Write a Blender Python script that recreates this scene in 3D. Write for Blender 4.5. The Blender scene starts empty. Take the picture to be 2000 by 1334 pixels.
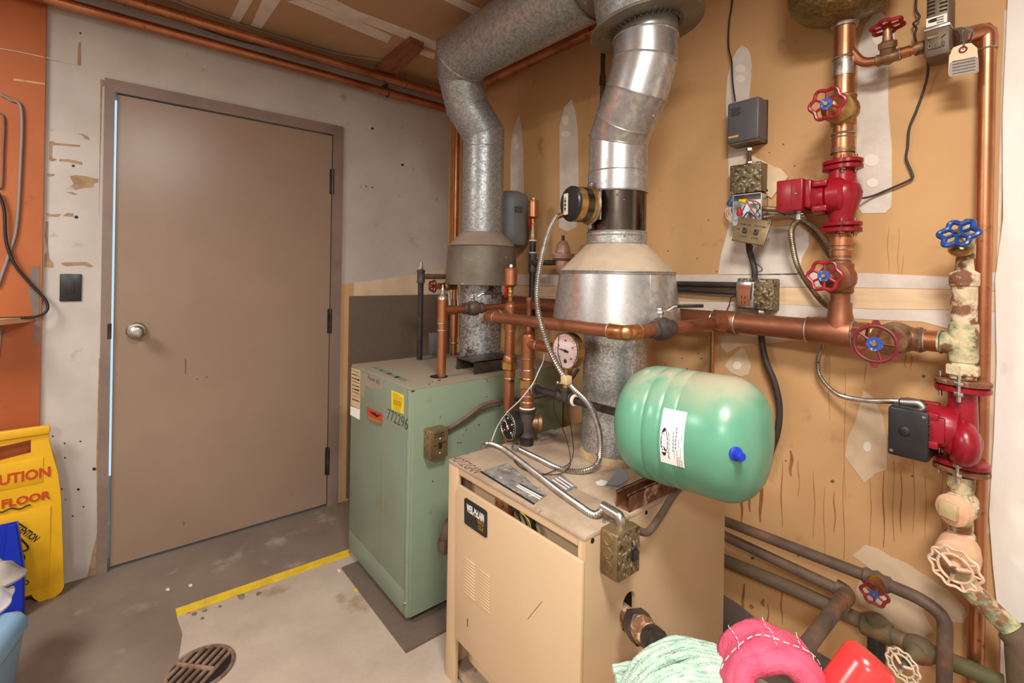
import bpy, bmesh, math, random
from mathutils import Vector, Matrix
random.seed(7)
V = Vector
# ------------------------------------------------------------------ camera
CAM = V((2.66, -1.69, 1.30)); FPX = 941.0
ROLL = math.radians(0.96); AZ = math.radians(140.2)
FW = V((math.cos(AZ), math.sin(AZ), 0)); RT = V((math.sin(AZ), -math.cos(AZ), 0)); UP = V((0, 0, 1))
R2 = RT * math.cos(ROLL) + UP * math.sin(ROLL); U2 = UP * math.cos(ROLL) - RT * math.sin(ROLL)
sc = bpy.context.scene
col = sc.collection
cd = bpy.data.cameras.new('camera'); cam = bpy.data.objects.new('camera', cd); col.objects.link(cam)
cd.sensor_width = 36; cd.lens = FPX / 2000 * 36; cd.shift_y = -(667 - 531) / 2000; cd.clip_start = 0.02
m = Matrix((R2, U2, -FW)).transposed().to_4x4(); m.translation = CAM
cam.matrix_world = m
sc.camera = cam
# ------------------------------------------------------------------ world, light, exposure
w = bpy.data.worlds.new('world'); sc.world = w; w.use_nodes = True
bg = w.node_tree.nodes['Background']; bg.inputs[0].default_value = (0.55, 0.82, 1.0, 1); bg.inputs[1].default_value = 0.75
sc.view_settings.view_transform = 'Standard'; sc.view_settings.look = 'None'
sc.view_settings.gamma = 1.0; sc.view_settings.use_curve_mapping = False
sc.view_settings.exposure = 0.40
LAMPS = [((2.76, -1.43), 0.44, 36.0), ((3.5, -3.0), 0.60, 46.0), ((1.0, -2.9), 0.60, 34.0)]  # small lamp overhead, then two wide lamps added as general fill
for (lx, ly), ls, lw in LAMPS:
    ld = bpy.data.lights.new('ceiling_and_fill_light', 'AREA'); ld.shape = 'DISK'; ld.size = ls; ld.energy = lw
    ld.color = (1.0, 0.965, 0.915)
    lo = bpy.data.objects.new('ceiling_and_fill_light', ld); col.objects.link(lo); lo.location = (lx, ly, 2.36)

# ------------------------------------------------------------------ pixel -> point
def ray(px, py): return FW + R2 * ((px - 1000) / FPX) + U2 * ((531 - py) / FPX)
def on(px, py, a, v):
    d = ray(px, py); return CAM + d * ((v - CAM[a]) / d[a])
def B(px, py, off=0.0): return on(px, py, 1, -off)      # plane parallel to the back wall
def X(px, py, x=0.0): return on(px, py, 0, x)           # plane parallel to the left wall
def G(px, py, z=0.0): return on(px, py, 2, z)           # level plane
def D(px, py, t): return CAM + ray(px, py) * t
def zat(x, y, py):                                      # height on a plumb line seen at row py
    v = V((x, y, 0)) - V((CAM.x, CAM.y, 0)); dep = v.dot(FW); k = (531 - py) / FPX * dep
    return CAM.z + (k + v.dot(RT) * math.sin(ROLL)) / math.cos(ROLL)

# ------------------------------------------------------------------ materials
def S(r, g, b):
    f = lambda c: c / 12.92 if c <= 0.04045 else ((c + 0.055) / 1.055) ** 2.4
    return (f(r / 255), f(g / 255), f(b / 255), 1)
MT = {}
def mat(name, c1, c2=None, rough=0.5, metal=0.0, scale=8.0, lo=0.42, hi=0.62, c3=None, scale3=20.0, lo3=0.58, hi3=0.68,
        bump=0.0, bscale=60.0, stretch=(1, 1, 1), rough2=None, kind='noise', emit=0.0, spec=0.5, film=None):
    m = bpy.data.materials.new(name); m.use_nodes = True; nt = m.node_tree; N = nt.nodes; Lk = nt.links
    b = N['Principled BSDF']; b.inputs['Roughness'].default_value = rough; b.inputs['Metallic'].default_value = metal
    b.inputs['Specular IOR Level'].default_value = spec
    b.inputs['Base Color'].default_value = c1
    tc = N.new('ShaderNodeTexCoord'); mp = N.new('ShaderNodeMapping'); mp.inputs['Scale'].default_value = stretch
    Lk.new(tc.outputs['Object'], mp.inputs[0])
    def mask(sc_, a, b_, dt=5, kd=kind):
        if kd == 'spangle':
            t = N.new('ShaderNodeTexVoronoi'); t.inputs['Scale'].default_value = sc_; Lk.new(mp.outputs[0], t.inputs[0])
            sp = N.new('ShaderNodeSeparateColor'); Lk.new(t.outputs['Color'], sp.inputs[0]); o = sp.outputs[0]
        else:
            t = N.new('ShaderNodeTexNoise'); t.inputs['Scale'].default_value = sc_; t.inputs['Detail'].default_value = dt
            t.inputs['Roughness'].default_value = 0.6; Lk.new(mp.outputs[0], t.inputs[0]); o = t.outputs[0]
        r = N.new('ShaderNodeMapRange'); r.inputs[1].default_value = a; r.inputs[2].default_value = b_; Lk.new(o, r.inputs[0])
        return r.outputs[0]
    src = None
    if c2:
        k = mask(scale, lo, hi); mx = N.new('ShaderNodeMix'); mx.data_type = 'RGBA'
        mx.inputs[6].default_value = c1; mx.inputs[7].default_value = c2; Lk.new(k, mx.inputs[0]); src = mx.outputs[2]
        if rough2 is not None:
            rr = N.new('ShaderNodeMapRange'); rr.inputs[3].default_value = rough; rr.inputs[4].default_value = rough2
            Lk.new(k, rr.inputs[0]); Lk.new(rr.outputs[0], b.inputs['Roughness'])
    if c3:
        k = mask(scale3, lo3, hi3, kd='noise'); mx = N.new('ShaderNodeMix'); mx.data_type = 'RGBA'
        if src: Lk.new(src, mx.inputs[6])
        else: mx.inputs[6].default_value = c1
        mx.inputs[7].default_value = c3; Lk.new(k, mx.inputs[0]); src = mx.outputs[2]
    if film:                                            # settled dust lies on the faces that look up
        ge = N.new('ShaderNodeNewGeometry'); sp = N.new('ShaderNodeSeparateXYZ'); Lk.new(ge.outputs['Normal'], sp.inputs[0])
        r1 = N.new('ShaderNodeMapRange'); r1.inputs[1].default_value = .45; r1.inputs[2].default_value = .95; Lk.new(sp.outputs[2], r1.inputs[0])
        mm = N.new('ShaderNodeMath'); mm.operation = 'MULTIPLY'; Lk.new(r1.outputs[0], mm.inputs[0]); Lk.new(mask(9, .34, .56, kd='noise'), mm.inputs[1])
        mx = N.new('ShaderNodeMix'); mx.data_type = 'RGBA'; Lk.new(src, mx.inputs[6]); mx.inputs[7].default_value = film; Lk.new(mm.outputs[0], mx.inputs[0]); src = mx.outputs[2]
    if src: Lk.new(src, b.inputs['Base Color'])
    if bump:
        t = N.new('ShaderNodeTexNoise'); t.inputs['Scale'].default_value = bscale; t.inputs['Detail'].default_value = 4
        Lk.new(mp.outputs[0], t.inputs[0])
        bp = N.new('ShaderNodeBump'); bp.inputs['Strength'].default_value = bump; bp.inputs['Distance'].default_value = 0.01
        Lk.new(t.outputs[0], bp.inputs['Height']); Lk.new(bp.outputs[0], b.inputs['Normal'])
    MT[name] = m; return m
mat('wall_paint', S(200, 192, 184), S(182, 172, 163), rough=.65, scale=3, lo=.35, hi=.7, c3=S(165, 152, 140), scale3=14, lo3=.64, hi3=.75, bump=.08, bscale=18)
mat('white_paint', S(236, 229, 220), S(226, 216, 205), rough=.6, scale=2.5, c3=S(205, 196, 188), scale3=7, lo3=.66, hi3=.76, stretch=(3, 3, .7), bump=.06, bscale=14)
mat('drywall', S(209, 166, 116), S(201, 155, 104), rough=.8, scale=2.2, lo=.35, hi=.7, c3=S(176, 128, 84), scale3=9, lo3=.64, hi3=.78, stretch=(1, 1, .8))
mat('ceiling_board', S(188, 150, 112), S(170, 134, 98), rough=.85, scale=2.0, lo=.3, hi=.7)
mat('mud', S(226, 214, 202), S(212, 198, 184), rough=.75, scale=12, lo=.4, hi=.65, bump=.1, bscale=40)
mat('mud_tan', S(222, 198, 168), S(212, 184, 150), rough=.8, scale=8)
mat('tape', S(232, 203, 165), S(224, 188, 146), rough=.75, scale=14, stretch=(.5, 1, 3))
mat('mud_spot', S(240, 230, 214), rough=.7)
mat('torn_paper', S(168, 140, 108), S(150, 122, 92), rough=.8, scale=30)
mat('stain_light', S(184, 136, 90), S(172, 118, 72), rough=.7, scale=20)
mat('stain', S(150, 92, 54), S(172, 116, 72), rough=.7, scale=20)
mat('scuff', S(90, 80, 72), S(130, 116, 104), rough=.8, scale=40)
mat('concrete_dark', S(134, 118, 104), S(112, 97, 85), rough=.62, scale=2.6, lo=.3, hi=.7, c3=S(160, 146, 132), scale3=6, lo3=.6, hi3=.75, bump=.05, bscale=30)
mat('concrete_bare', S(188, 172, 155), S(172, 156, 140), rough=.8, scale=4, lo=.35, hi=.65, c3=S(140, 112, 86), scale3=3.4, lo3=.60, hi3=.70, bump=.12, bscale=50)
mat('tape_yellow', S(226, 192, 44), S(206, 172, 52), rough=.5, scale=14)
mat('door_paint', S(158, 134, 116), S(148, 124, 106), rough=.30, scale=2.2, lo=.3, hi=.7, c3=S(130, 110, 98), scale3=6, lo3=.68, hi3=.8)
mat('frame_paint', S(140, 120, 108), S(128, 108, 98), rough=.42, scale=5)
mat('plywood', S(176, 96, 46), S(160, 80, 34), rough=.6, scale=2.5, stretch=(1, 1, .6), c3=S(130, 62, 26), scale3=16, lo3=.66, hi3=.76)
mat('grey_paint', S(120, 108, 100), S(108, 97, 90), rough=.7, scale=9)
mat('batten', S(206, 160, 110), S(188, 138, 88), rough=.7, scale=6, stretch=(6, 6, .4))
mat('wood_block', S(150, 92, 62), S(128, 74, 48), rough=.7, scale=8, stretch=(1, 5, 5))
mat('shelf_wood', S(214, 160, 124), S(196, 138, 102), rough=.6, scale=5, stretch=(1, .3, 6))
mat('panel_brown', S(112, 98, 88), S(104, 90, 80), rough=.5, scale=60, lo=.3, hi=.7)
mat('copper', S(200, 138, 99), S(168, 105, 74), rough=.34, metal=.9, scale=7, lo=.4, hi=.68, c3=S(120, 70, 48), scale3=22, lo3=.62, hi3=.72, rough2=.42)
mat('copper_dull', S(168, 110, 81), S(144, 90, 64), rough=.44, metal=.75, scale=6, c3=S(110, 76, 58), scale3=14, lo3=.6, hi3=.72, rough2=.55)
mat('copper_gold', S(198, 144, 94), S(168, 108, 68), rough=.32, metal=.9, scale=16, rough2=.42)
mat('solder', S(190, 186, 178), S(150, 132, 112), rough=.4, metal=.9, scale=40)
mat('brass', S(196, 160, 96), S(150, 112, 62), rough=.35, metal=.9, scale=18, rough2=.5)
mat('bronze', S(170, 134, 100), S(130, 98, 72), rough=.45, metal=.8, scale=14, c3=S(100, 76, 58), scale3=40)
mat('iron', S(88, 80, 76), S(66, 58, 54), rough=.55, metal=.4, scale=20, c3=S(128, 110, 94), scale3=9, lo3=.6, hi3=.75)
mat('iron_black', S(44, 40, 39), S(66, 60, 57), rough=.4, metal=.3, scale=18, c3=S(140, 130, 120), scale3=60, lo3=.7, hi3=.76)
mat('pipe_old', S(112, 92, 78), S(88, 72, 60), rough=.65, metal=.2, scale=10, c3=S(154, 98, 62), scale3=7, lo3=.56, hi3=.7, bump=.15, bscale=50)
mat('pipe_mossy', S(104, 84, 68), S(86, 84, 52), rough=.7, metal=.1, scale=5, c3=S(146, 94, 62), scale3=8, lo3=.56, hi3=.7, bump=.25, bscale=40)
mat('corroded', S(228, 208, 174), S(196, 174, 138), rough=.7, scale=26, lo=.4, hi=.6, c3=S(128, 84, 58), scale3=19, lo3=.50, hi3=.56, bump=.5, bscale=60)
mat('corroded_green', S(206, 190, 150), S(118, 142, 108), rough=.7, scale=24, lo=.46, hi=.60, c3=S(132, 88, 60), scale3=22, lo3=.52, hi3=.58, bump=.5, bscale=60)
mat('pink_scale', S(226, 182, 148), S(212, 160, 126), rough=.7, scale=16, c3=S(206, 196, 140), scale3=9, lo3=.58, hi3=.68, bump=.3, bscale=50)
mat('rust', S(150, 98, 66), S(106, 66, 44), rough=.75, metal=.2, scale=16, c3=S(196, 164, 132), scale3=24, bump=.4, bscale=60)
mat('galv', S(184, 187, 187), S(138, 142, 144), rough=.38, metal=.62, scale=130, lo=.0, hi=1.1, kind='spangle', rough2=.5)
mat('galv_bright', S(212, 212, 210), S(180, 182, 184), rough=.28, metal=.85, scale=55, lo=.4, hi=.62, rough2=.38, bump=.03, bscale=14)
mat('galv_spark', S(222, 222, 220), S(160, 162, 164), rough=.28, metal=.78, scale=210, lo=.1, hi=.9, kind='spangle', rough2=.42)
mat('galv_dusty', S(132, 124, 110), S(112, 103, 90), rough=.55, metal=.5, scale=6, c3=S(176, 172, 160), scale3=42, lo3=.64, hi3=.7)
mat('galv_rusty', S(200, 202, 204), S(132, 134, 136), rough=.34, metal=.7, scale=110, lo=.1, hi=.9, kind='spangle', rough2=.5, c3=S(104, 78, 64), scale3=7, lo3=.585, hi3=.63)
mat('stainless_dark', S(104, 96, 88), S(84, 76, 70), rough=.18, metal=1, scale=6, rough2=.3)
mat('dust', S(188, 168, 144), S(170, 150, 127), rough=.85, scale=7, lo=.4, hi=.65)
mat('dust_grey', S(146, 130, 114), S(160, 140, 120), rough=.85, scale=8)
mat('steel', S(200, 198, 192), S(160, 156, 150), rough=.3, metal=1, scale=30, rough2=.45)
mat('chrome', S(220, 218, 214), rough=.16, metal=1)
mat('flex', S(206, 203, 198), S(176, 172, 166), rough=.3, metal=1, scale=30)
mat('flex_dull', S(166, 150, 122), S(128, 114, 92), rough=.42, metal=.9, scale=30)
mat('red_paint', S(152, 20, 36), S(134, 16, 30), rough=.3, scale=10, c3=S(120, 16, 26), scale3=30)
mat('red_wheel', S(160, 26, 36), S(130, 20, 28), rough=.35, scale=20)
mat('red_wheel_dull', S(126, 34, 36), S(96, 30, 30), rough=.5, scale=20)
mat('wheel_white', S(222, 204, 180), S(196, 70, 56), rough=.6, scale=22, lo=.55, hi=.62)
mat('wheel_pink', S(236, 208, 180), S(222, 178, 150), rough=.65, scale=24)
mat('blue_plate', S(48, 74, 150), S(180, 190, 214), rough=.4, scale=120, lo=.6, hi=.64)
mat('blue_wheel', S(34, 74, 140), S(26, 58, 116), rough=.32, scale=14)
mat('green_enamel', S(138, 156, 132), S(130, 147, 124), rough=.42, scale=3.5, lo=.35, hi=.7, c3=S(112, 126, 104), scale3=11, lo3=.66, hi3=.78)
mat('green_front', S(126, 140, 122), S(118, 130, 110), rough=.45, scale=3.0, lo=.35, hi=.7, c3=S(120, 118, 92), scale3=4.5, lo3=.6, hi3=.74)
mat('green_top', S(150, 136, 118), S(142, 140, 118), rough=.8, scale=5, lo=.45, hi=.65)
mat('tan_enamel', S(212, 184, 148), S(204, 175, 138), rough=.36, scale=2.4, lo=.3, hi=.7)
mat('tan_top', S(186, 164, 140), S(166, 144, 120), rough=.75, scale=9, lo=.4, hi=.62, c3=S(120, 98, 80), scale3=26, lo3=.64, hi3=.72)
mat('tank_green', S(100, 162, 132), S(92, 152, 124), rough=.3, scale=3.5, c3=S(150, 170, 140), scale3=7.5, lo3=.66, hi3=.72, film=S(176, 172, 146))
mat('tank_grey', S(120, 122, 124), S(108, 110, 112), rough=.5, scale=6)
mat('label_white', S(240, 240, 238), rough=.5)
mat('label_cream', S(232, 224, 204), rough=.5)
mat('label_tan', S(206, 182, 138), S(190, 164, 122), rough=.6, scale=30)
mat('label_yellow', S(238, 208, 36), rough=.5)
mat('label_grey', S(150, 144, 138), S(112, 106, 102), rough=.7, scale=26, lo=.4, hi=.6, c3=S(196, 188, 178), scale3=40)
mat('ink', S(34, 32, 32), rough=.6)
mat('ink_brown', S(112, 88, 78), rough=.7)
mat('ink_red', S(196, 66, 32), rough=.5)
mat('ink_grey', S(66, 66, 68), rough=.6)
mat('gold', S(206, 158, 62), rough=.4, metal=.6)
mat('black_plastic', S(34, 34, 36), S(44, 44, 46), rough=.36, scale=14)
mat('rubber', S(30, 28, 28), rough=.5)
mat('cable_dark', S(62, 54, 50), S(48, 42, 39), rough=.55, scale=20)
mat('cable_brown', S(112, 92, 80), S(96, 78, 68), rough=.6, scale=14)
mat('cable_grey', S(136, 128, 124), rough=.5)
mat('cable_white', S(228, 222, 212), rough=.5)
mat('hole', S(18, 14, 12), rough=.9)
mat('grey_box', S(94, 94, 98), S(88, 88, 92), rough=.42, scale=5)
mat('box_speckle', S(120, 104, 74), S(206, 198, 172), rough=.5, metal=.5, scale=120, lo=.56, hi=.64, c3=S(66, 54, 36), scale3=70, lo3=.52, hi3=.6)
mat('box_brass', S(134, 112, 78), S(112, 92, 62), rough=.45, metal=.4, scale=14)
mat('box_steel', S(196, 198, 200), S(168, 170, 172), rough=.3, metal=.9, scale=20)
mat('separator', S(132, 110, 62), S(96, 80, 44), rough=.45, metal=.4, scale=90, lo=.4, hi=.6, c3=S(206, 132, 96), scale3=26, lo3=.66, hi3=.70)
mat('cast_brown', S(112, 92, 74), S(90, 74, 60), rough=.5, metal=.3, scale=12)
mat('cast_pink', S(174, 138, 122), S(150, 114, 98), rough=.5, metal=.3, scale=14)
mat('paper', S(232, 208, 172), S(222, 194, 156), rough=.8, scale=10)
mat('tag_grey', S(166, 150, 138), S(150, 134, 124), rough=.7, scale=30)
mat('dial_pink', S(232, 212, 212), S(224, 200, 202), rough=.4, scale=8)
mat('dial_black', S(28, 28, 30), rough=.35)
mat('sign_yellow', S(232, 178, 24), S(220, 166, 22), rough=.42, scale=4)
mat('blue_plastic', S(26, 52, 186), rough=.38)
mat('light_blue', S(132, 170, 200), S(120, 158, 190), rough=.45, scale=4)
mat('rag_grey', S(168, 160, 152), S(150, 143, 137), rough=.9, scale=12)
mat('rag_white', S(206, 204, 212), S(190, 188, 196), rough=.9, scale=12)
mat('mop', S(178, 212, 192), S(206, 226, 208), rough=.9, scale=40, c3=S(140, 184, 166), scale3=20, bump=.6, bscale=220)
mat('pink_cloth', S(226, 96, 124), S(210, 78, 108), rough=.85, scale=26, bump=.3, bscale=180)
mat('red_plastic', S(236, 60, 60), rough=.22)
mat('wire_red', S(190, 30, 40), rough=.4)
mat('wire_green', S(50, 140, 90), rough=.4)
mat('wire_nut_yellow', S(232, 196, 40), rough=.4)
mat('wire_nut_blue', S(52, 72, 120), rough=.4)
mat('lamp_glow', S(255, 246, 230), rough=.5)
mat('drain_iron', S(150, 122, 102), S(110, 84, 68), rough=.75, metal=.2, scale=14, bump=.3)

# ------------------------------------------------------------------ mesh builder
def frame(n):
    n = V(n).normalized(); a = V((0, 0, 1)) if abs(n.z) < .9 else V((1, 0, 0))
    u = a.cross(n).normalized(); return u, n.cross(u), n
class MB:
    def __init__(s): s.v = []; s.f = []
    def add(s, vs, fs):
        o = len(s.v); s.v += [V(p) for p in vs]; s.f += [tuple(i + o for i in f) for f in fs]; return s
    def obox(s, c, h, ax=(V((1, 0, 0)), V((0, 1, 0)), V((0, 0, 1))), b=0.0, seg=2):
        c = V(c)
        if b <= 0:
            vs = [c + ax[0] * (h[0] * i) + ax[1] * (h[1] * j) + ax[2] * (h[2] * k) for i in (-1, 1) for j in (-1, 1) for k in (-1, 1)]
            return s.add(vs, [(0, 1, 3, 2), (4, 6, 7, 5), (0, 4, 5, 1), (2, 3, 7, 6), (0, 2, 6, 4), (1, 5, 7, 3)])
        bm = bmesh.new(); bmesh.ops.create_cube(bm, size=2)
        for q in bm.verts: q.co = V((q.co.x * h[0], q.co.y * h[1], q.co.z * h[2]))
        bmesh.ops.bevel(bm, geom=bm.edges[:], offset=b, segments=seg, affect='EDGES', profile=.5)
        bm.verts.index_update()
        vs = [c + ax[0] * q.co.x + ax[1] * q.co.y + ax[2] * q.co.z for q in bm.verts]
        fs = [tuple(q.index for q in f.verts) for f in bm.faces]; bm.free()
        return s.add(vs, fs)
    def box(s, lo, hi, b=0.0, seg=2):
        lo = V(lo); hi = V(hi); c = (lo + hi) / 2; h = (hi - lo) / 2
        return s.obox(c, (abs(h.x), abs(h.y), abs(h.z)), b=b, seg=seg)
    def rings(s, rs, cap=True, closed=False):
        n = len(rs[0]); vs = [p for r in rs for p in r]; fs = []; R = len(rs)
        for i in range(R if closed else R - 1):
            j = (i + 1) % R
            for k in range(n): fs.append((i * n + k, i * n + (k + 1) % n, j * n + (k + 1) % n, j * n + k))
        if cap and not closed:
            fs.append(tuple(range(n - 1, -1, -1))); fs.append(tuple((R - 1) * n + k for k in range(n)))
        return s.add(vs, fs)
    def tube(s, pts, r, n=14, cap=True, closed=False):
        pts = [V(p) for p in pts]; L = len(pts); rr = r if isinstance(r, (list, tuple)) else [r] * L
        tg = []
        for i in range(L):
            if closed: d = pts[(i + 1) % L] - pts[i - 1]
            else: d = pts[min(i + 1, L - 1)] - pts[max(i - 1, 0)]
            tg.append(d.normalized() if d.length > 1e-9 else V((0, 0, 1)))
        u, v, _ = frame(tg[0]); rs = []
        for i in range(L):
            if i:
                q = tg[i - 1].rotation_difference(tg[i]); u = q @ u
            u = (u - tg[i] * u.dot(tg[i])).normalized(); v = tg[i].cross(u)
            rs.append([pts[i] + (u * math.cos(a) + v * math.sin(a)) * rr[i] for a in [2 * math.pi * k / n for k in range(n)]])
        return s.rings(rs, cap, closed)
    def lathe(s, prof, o, ax, n=24, cap=True):
        u, v, w = frame(ax); o = V(o)
        rs = [[o + w * h + (u * math.cos(a) + v * math.sin(a)) * max(r, 1e-4) for a in [2 * math.pi * k / n for k in range(n)]] for r, h in prof]
        return s.rings(rs, cap)
    def cyl(s, a, b, r, n=18):
        a = V(a); b = V(b); return s.lathe([(r, 0), (r, (b - a).length)], a, b - a, n)
    def hexn(s, a, b, r): 
        a = V(a); b = V(b); return s.lathe([(r * .93, 0), (r, .0015), (r, (b - a).length - .0015), (r * .93, (b - a).length)], a, b - a, 6)
    def ball(s, c, r, sc3=(1, 1, 1), n=16):
        rs = []; c = V(c)
        for i in range(n // 2 + 1):
            t = math.pi * i / (n // 2); rr = max(math.sin(t), 1e-3)
            rs.append([c + V((rr * math.cos(a) * r * sc3[0], rr * math.sin(a) * r * sc3[1], -math.cos(t) * r * sc3[2])) for a in [2 * math.pi * k / n for k in range(n)]])
        return s.rings(rs)
    def torus(s, c, ax, R, r, n=32, k=8, fn=None):
        u, v, w = frame(ax); c = V(c); pts = []
        for i in range(n):
            a = 2 * math.pi * i / n; q = R * (fn(a) if fn else 1); pts.append(c + (u * math.cos(a) + v * math.sin(a)) * q)
        return s.tube(pts, r, k, closed=True)
    def poly(s, pts, nrm, th=0.0015):
        pts = [V(p) for p in pts]; nrm = V(nrm); n = len(pts)
        c = V((0, 0, 0))
        for i in range(n): c += pts[i].cross(pts[(i + 1) % n])
        if c.dot(nrm) < 0: pts = pts[::-1]
        vs = [p for p in pts] + [p + nrm * th for p in pts]
        fs = [tuple(range(n - 1, -1, -1)), tuple(range(n, 2 * n))] + [(i, (i + 1) % n, n + (i + 1) % n, n + i) for i in range(n)]
        return s.add(vs, fs)
ORG = {}
def props(o, label=None, cat=None, group=None, kind=None):
    if label: o['label'] = label
    if cat: o['category'] = cat
    if group: o['group'] = group
    if kind: o['kind'] = kind
    return o
def thing(name, label, cat, loc, group=None, kind=None):
    o = bpy.data.objects.new(name, None); col.objects.link(o); o.location = V(loc); o.empty_display_size = .05
    ORG[o.name] = V(loc); return props(o, label, cat, group, kind)
def build(name, mb, mt, parent=None, ang=38, label=None, kind=None, smooth=True):
    if parent is not None: org = ORG[parent.name]
    else:
        xs = [p.x for p in mb.v]; ys = [p.y for p in mb.v]; zs = [p.z for p in mb.v]
        org = V(((min(xs) + max(xs)) / 2, (min(ys) + max(ys)) / 2, min(zs)))
    me = bpy.data.meshes.new(name); me.from_pydata([tuple(p - org) for p in mb.v], [], mb.f); me.update()
    bm = bmesh.new(); bm.from_mesh(me); bmesh.ops.recalc_face_normals(bm, faces=bm.faces[:]); bm.to_mesh(me); bm.free()
    if smooth:
        me.polygons.foreach_set('use_smooth', [True] * len(me.polygons)); me.set_sharp_from_angle(angle=math.radians(ang))
    me.materials.append(MT[mt]); o = bpy.data.objects.new(name, me); col.objects.link(o)
    if parent is not None: o.parent = parent
    else: o.location = org
    ORG[o.name] = org
    return props(o, label=label, kind=kind)
def solo(name, mb, mt, label, cat, group=None, kind=None, ang=38):
    o = build(name, mb, mt, None, ang); return props(o, label, cat, group, kind)
def struct(name, mb, mt, smooth=False):
    o = build(name, mb, mt, None, smooth=smooth); return props(o, kind='structure')
def text(body, o, xd, yd, h, mt, parent, name='lettering', width=None, th=.0006, sh=0.0, bold=.012):
    xd = V(xd).normalized(); yd = V(yd).normalized(); nd = xd.cross(yd).normalized()
    cu = bpy.data.curves.new('t', 'FONT'); cu.body = body; cu.size = 1; cu.extrude = 0.5; cu.shear = sh; cu.offset = bold; cu.align_x = 'CENTER'; cu.align_y = 'CENTER'; cu.resolution_u = 3
    to = bpy.data.objects.new('t', cu); col.objects.link(to)
    dg = bpy.context.evaluated_depsgraph_get(); dg.update(); me = bpy.data.meshes.new_from_object(to.evaluated_get(dg))
    xs = [p.co.x for p in me.vertices]; ys = [p.co.y for p in me.vertices]
    cx = (min(xs) + max(xs)) / 2; cy = (min(ys) + max(ys)) / 2; sy = h / (max(ys) - min(ys)); sx = width / (max(xs) - min(xs)) if width else sy
    mb = MB(); mb.add([V(o) + xd * ((p.co.x - cx) * sx) + yd * ((p.co.y - cy) * sy) + nd * (p.co.z * th) for p in me.vertices], [tuple(f.vertices) for f in me.polygons])
    bpy.data.objects.remove(to); bpy.data.curves.remove(cu); bpy.data.meshes.remove(me)
    return build(name, mb, mt, parent, smooth=False)
def fillet(pts, rad, k=6):
    pts = [V(p) for p in pts]; out = [pts[0]]
    for i in range(1, len(pts) - 1):
        a, p, b = pts[i - 1], pts[i], pts[i + 1]; d1 = (a - p).normalized(); d2 = (b - p).normalized()
        r = min(rad, (a - p).length * .49, (b - p).length * .49); s = p + d1 * r; e = p + d2 * r
        for j in range(k + 1):
            t = j / k; out.append(s * (1 - t) ** 2 + p * (2 * t * (1 - t)) + e * t ** 2)
    out.append(pts[-1]); return out
def spline(pts, k=8):
    pts = [V(p) for p in pts]; q = [pts[0] * 2 - pts[1]] + pts + [pts[-1] * 2 - pts[-2]]; out = []
    for i in range(1, len(q) - 2):
        a, b, c, d = q[i - 1], q[i], q[i + 1], q[i + 2]
        for j in range(k):
            t = j / k; out.append(.5 * ((2 * b) + (c - a) * t + (2 * a - 5 * b + 4 * c - d) * t * t + (3 * b - a - 3 * c + d) * t ** 3))
    out.append(pts[-1]); return out
def resample(pts, step):
    out = [pts[0].copy()]; acc = 0
    for a, b in zip(pts, pts[1:]):
        L = (b - a).length; t = step - acc
        while t <= L and L > 0: out.append(a.lerp(b, t / L)); t += step
        acc = L - (t - step)
    return out
def cable(name, pts, r, mt, label, cat='cable', group=None, k=8, n=8):
    return solo(name, MB().tube(spline(pts, k), r, n), mt, label, cat, group, ang=80)
def flexmesh(pts, r, pitch=.007, n=10):
    p = resample(spline(pts, 12), pitch / 2); return MB().tube(p, [r * (1.03 if i % 2 else .76) for i in range(len(p))], n)
def coupling(p, d, r, L, mt, parent, name='coupling'):
    d = V(d).normalized(); p = V(p)
    return build(name, MB().lathe([(r * .97, -L / 2), (r, -L / 2 + .002), (r, L / 2 - .002), (r * .97, L / 2)], p, d, 20), mt, parent)
def pipe(name, pts, r, mt, label, cat='pipe', fit='copper', elb=None, joints=(), group=None, solder=True, n=18):
    """a run of pipe: straight lengths, an elbow at every corner, couplings where given"""
    pts = [V(p) for p in pts]; t = thing(name, label, cat, pts[0], group)
    elb = elb or r * 2.2
    L = len(pts); ends = [pts[0]]
    mbs = MB()
    for i in range(L - 1):
        a, b = pts[i], pts[i + 1]; d = (b - a).normalized()
        build('tube', MB().tube([a, b], r, n), mt, t)
    for i in range(1, L - 1):
        d1 = (pts[i - 1] - pts[i]).normalized(); d2 = (pts[i + 1] - pts[i]).normalized()
        path = fillet([pts[i] + d1 * elb * 1.5, pts[i], pts[i] + d2 * elb * 1.5], elb, 8)
        e = build('elbow', MB().tube(path, r * 1.16, n), fit, t)
        if solder:
            for q, d in ((path[0], d1), (path[-1], d2)): build('solder_ring', MB().torus(q, d, r * 1.08, r * .13, 20, 6), 'solder', e)
    for q, d in joints: coupling(q, d, r * 1.18, r * 2.6, fit, t)
    return t
def wheel(c, n, R, mt, parent, lobes=6, amp=.12, tube=None, spokes=6, plate='blue_plate', deep=0.0, up=None, name='hand_wheel'):
    tb = tube or R * .13; u, v, w = frame(n); c = V(c); mb = MB()
    mb.torus(c, n, R, tb, 60, 8, fn=lambda a: 1 + amp * math.cos(lobes * a))
    for k in range(spokes):
        a = 2 * math.pi * (k + .5 if amp > 0 else k) / spokes; d = u * math.cos(a) + v * math.sin(a)
        mb.tube([c + d * R * .2 + w * deep, c + d * R * .92], tb * .72, 6)
    mb.lathe([(R * .34, -tb * .8), (R * .36, 0), (R * .34, tb * .8)], c + w * deep, w, 18)
    h = build(name, mb, mt, parent)
    if plate: build('nameplate', MB().lathe([(R * .40, 0), (R * .40, tb * .35)], c + w * (deep + tb * .8), w, 24), plate, h)
    build('wheel_nut', MB().hexn(c + w * (deep + tb * .8), c + w * (deep + tb * 2.2), R * .14), 'brass', h)
    return h
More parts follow.
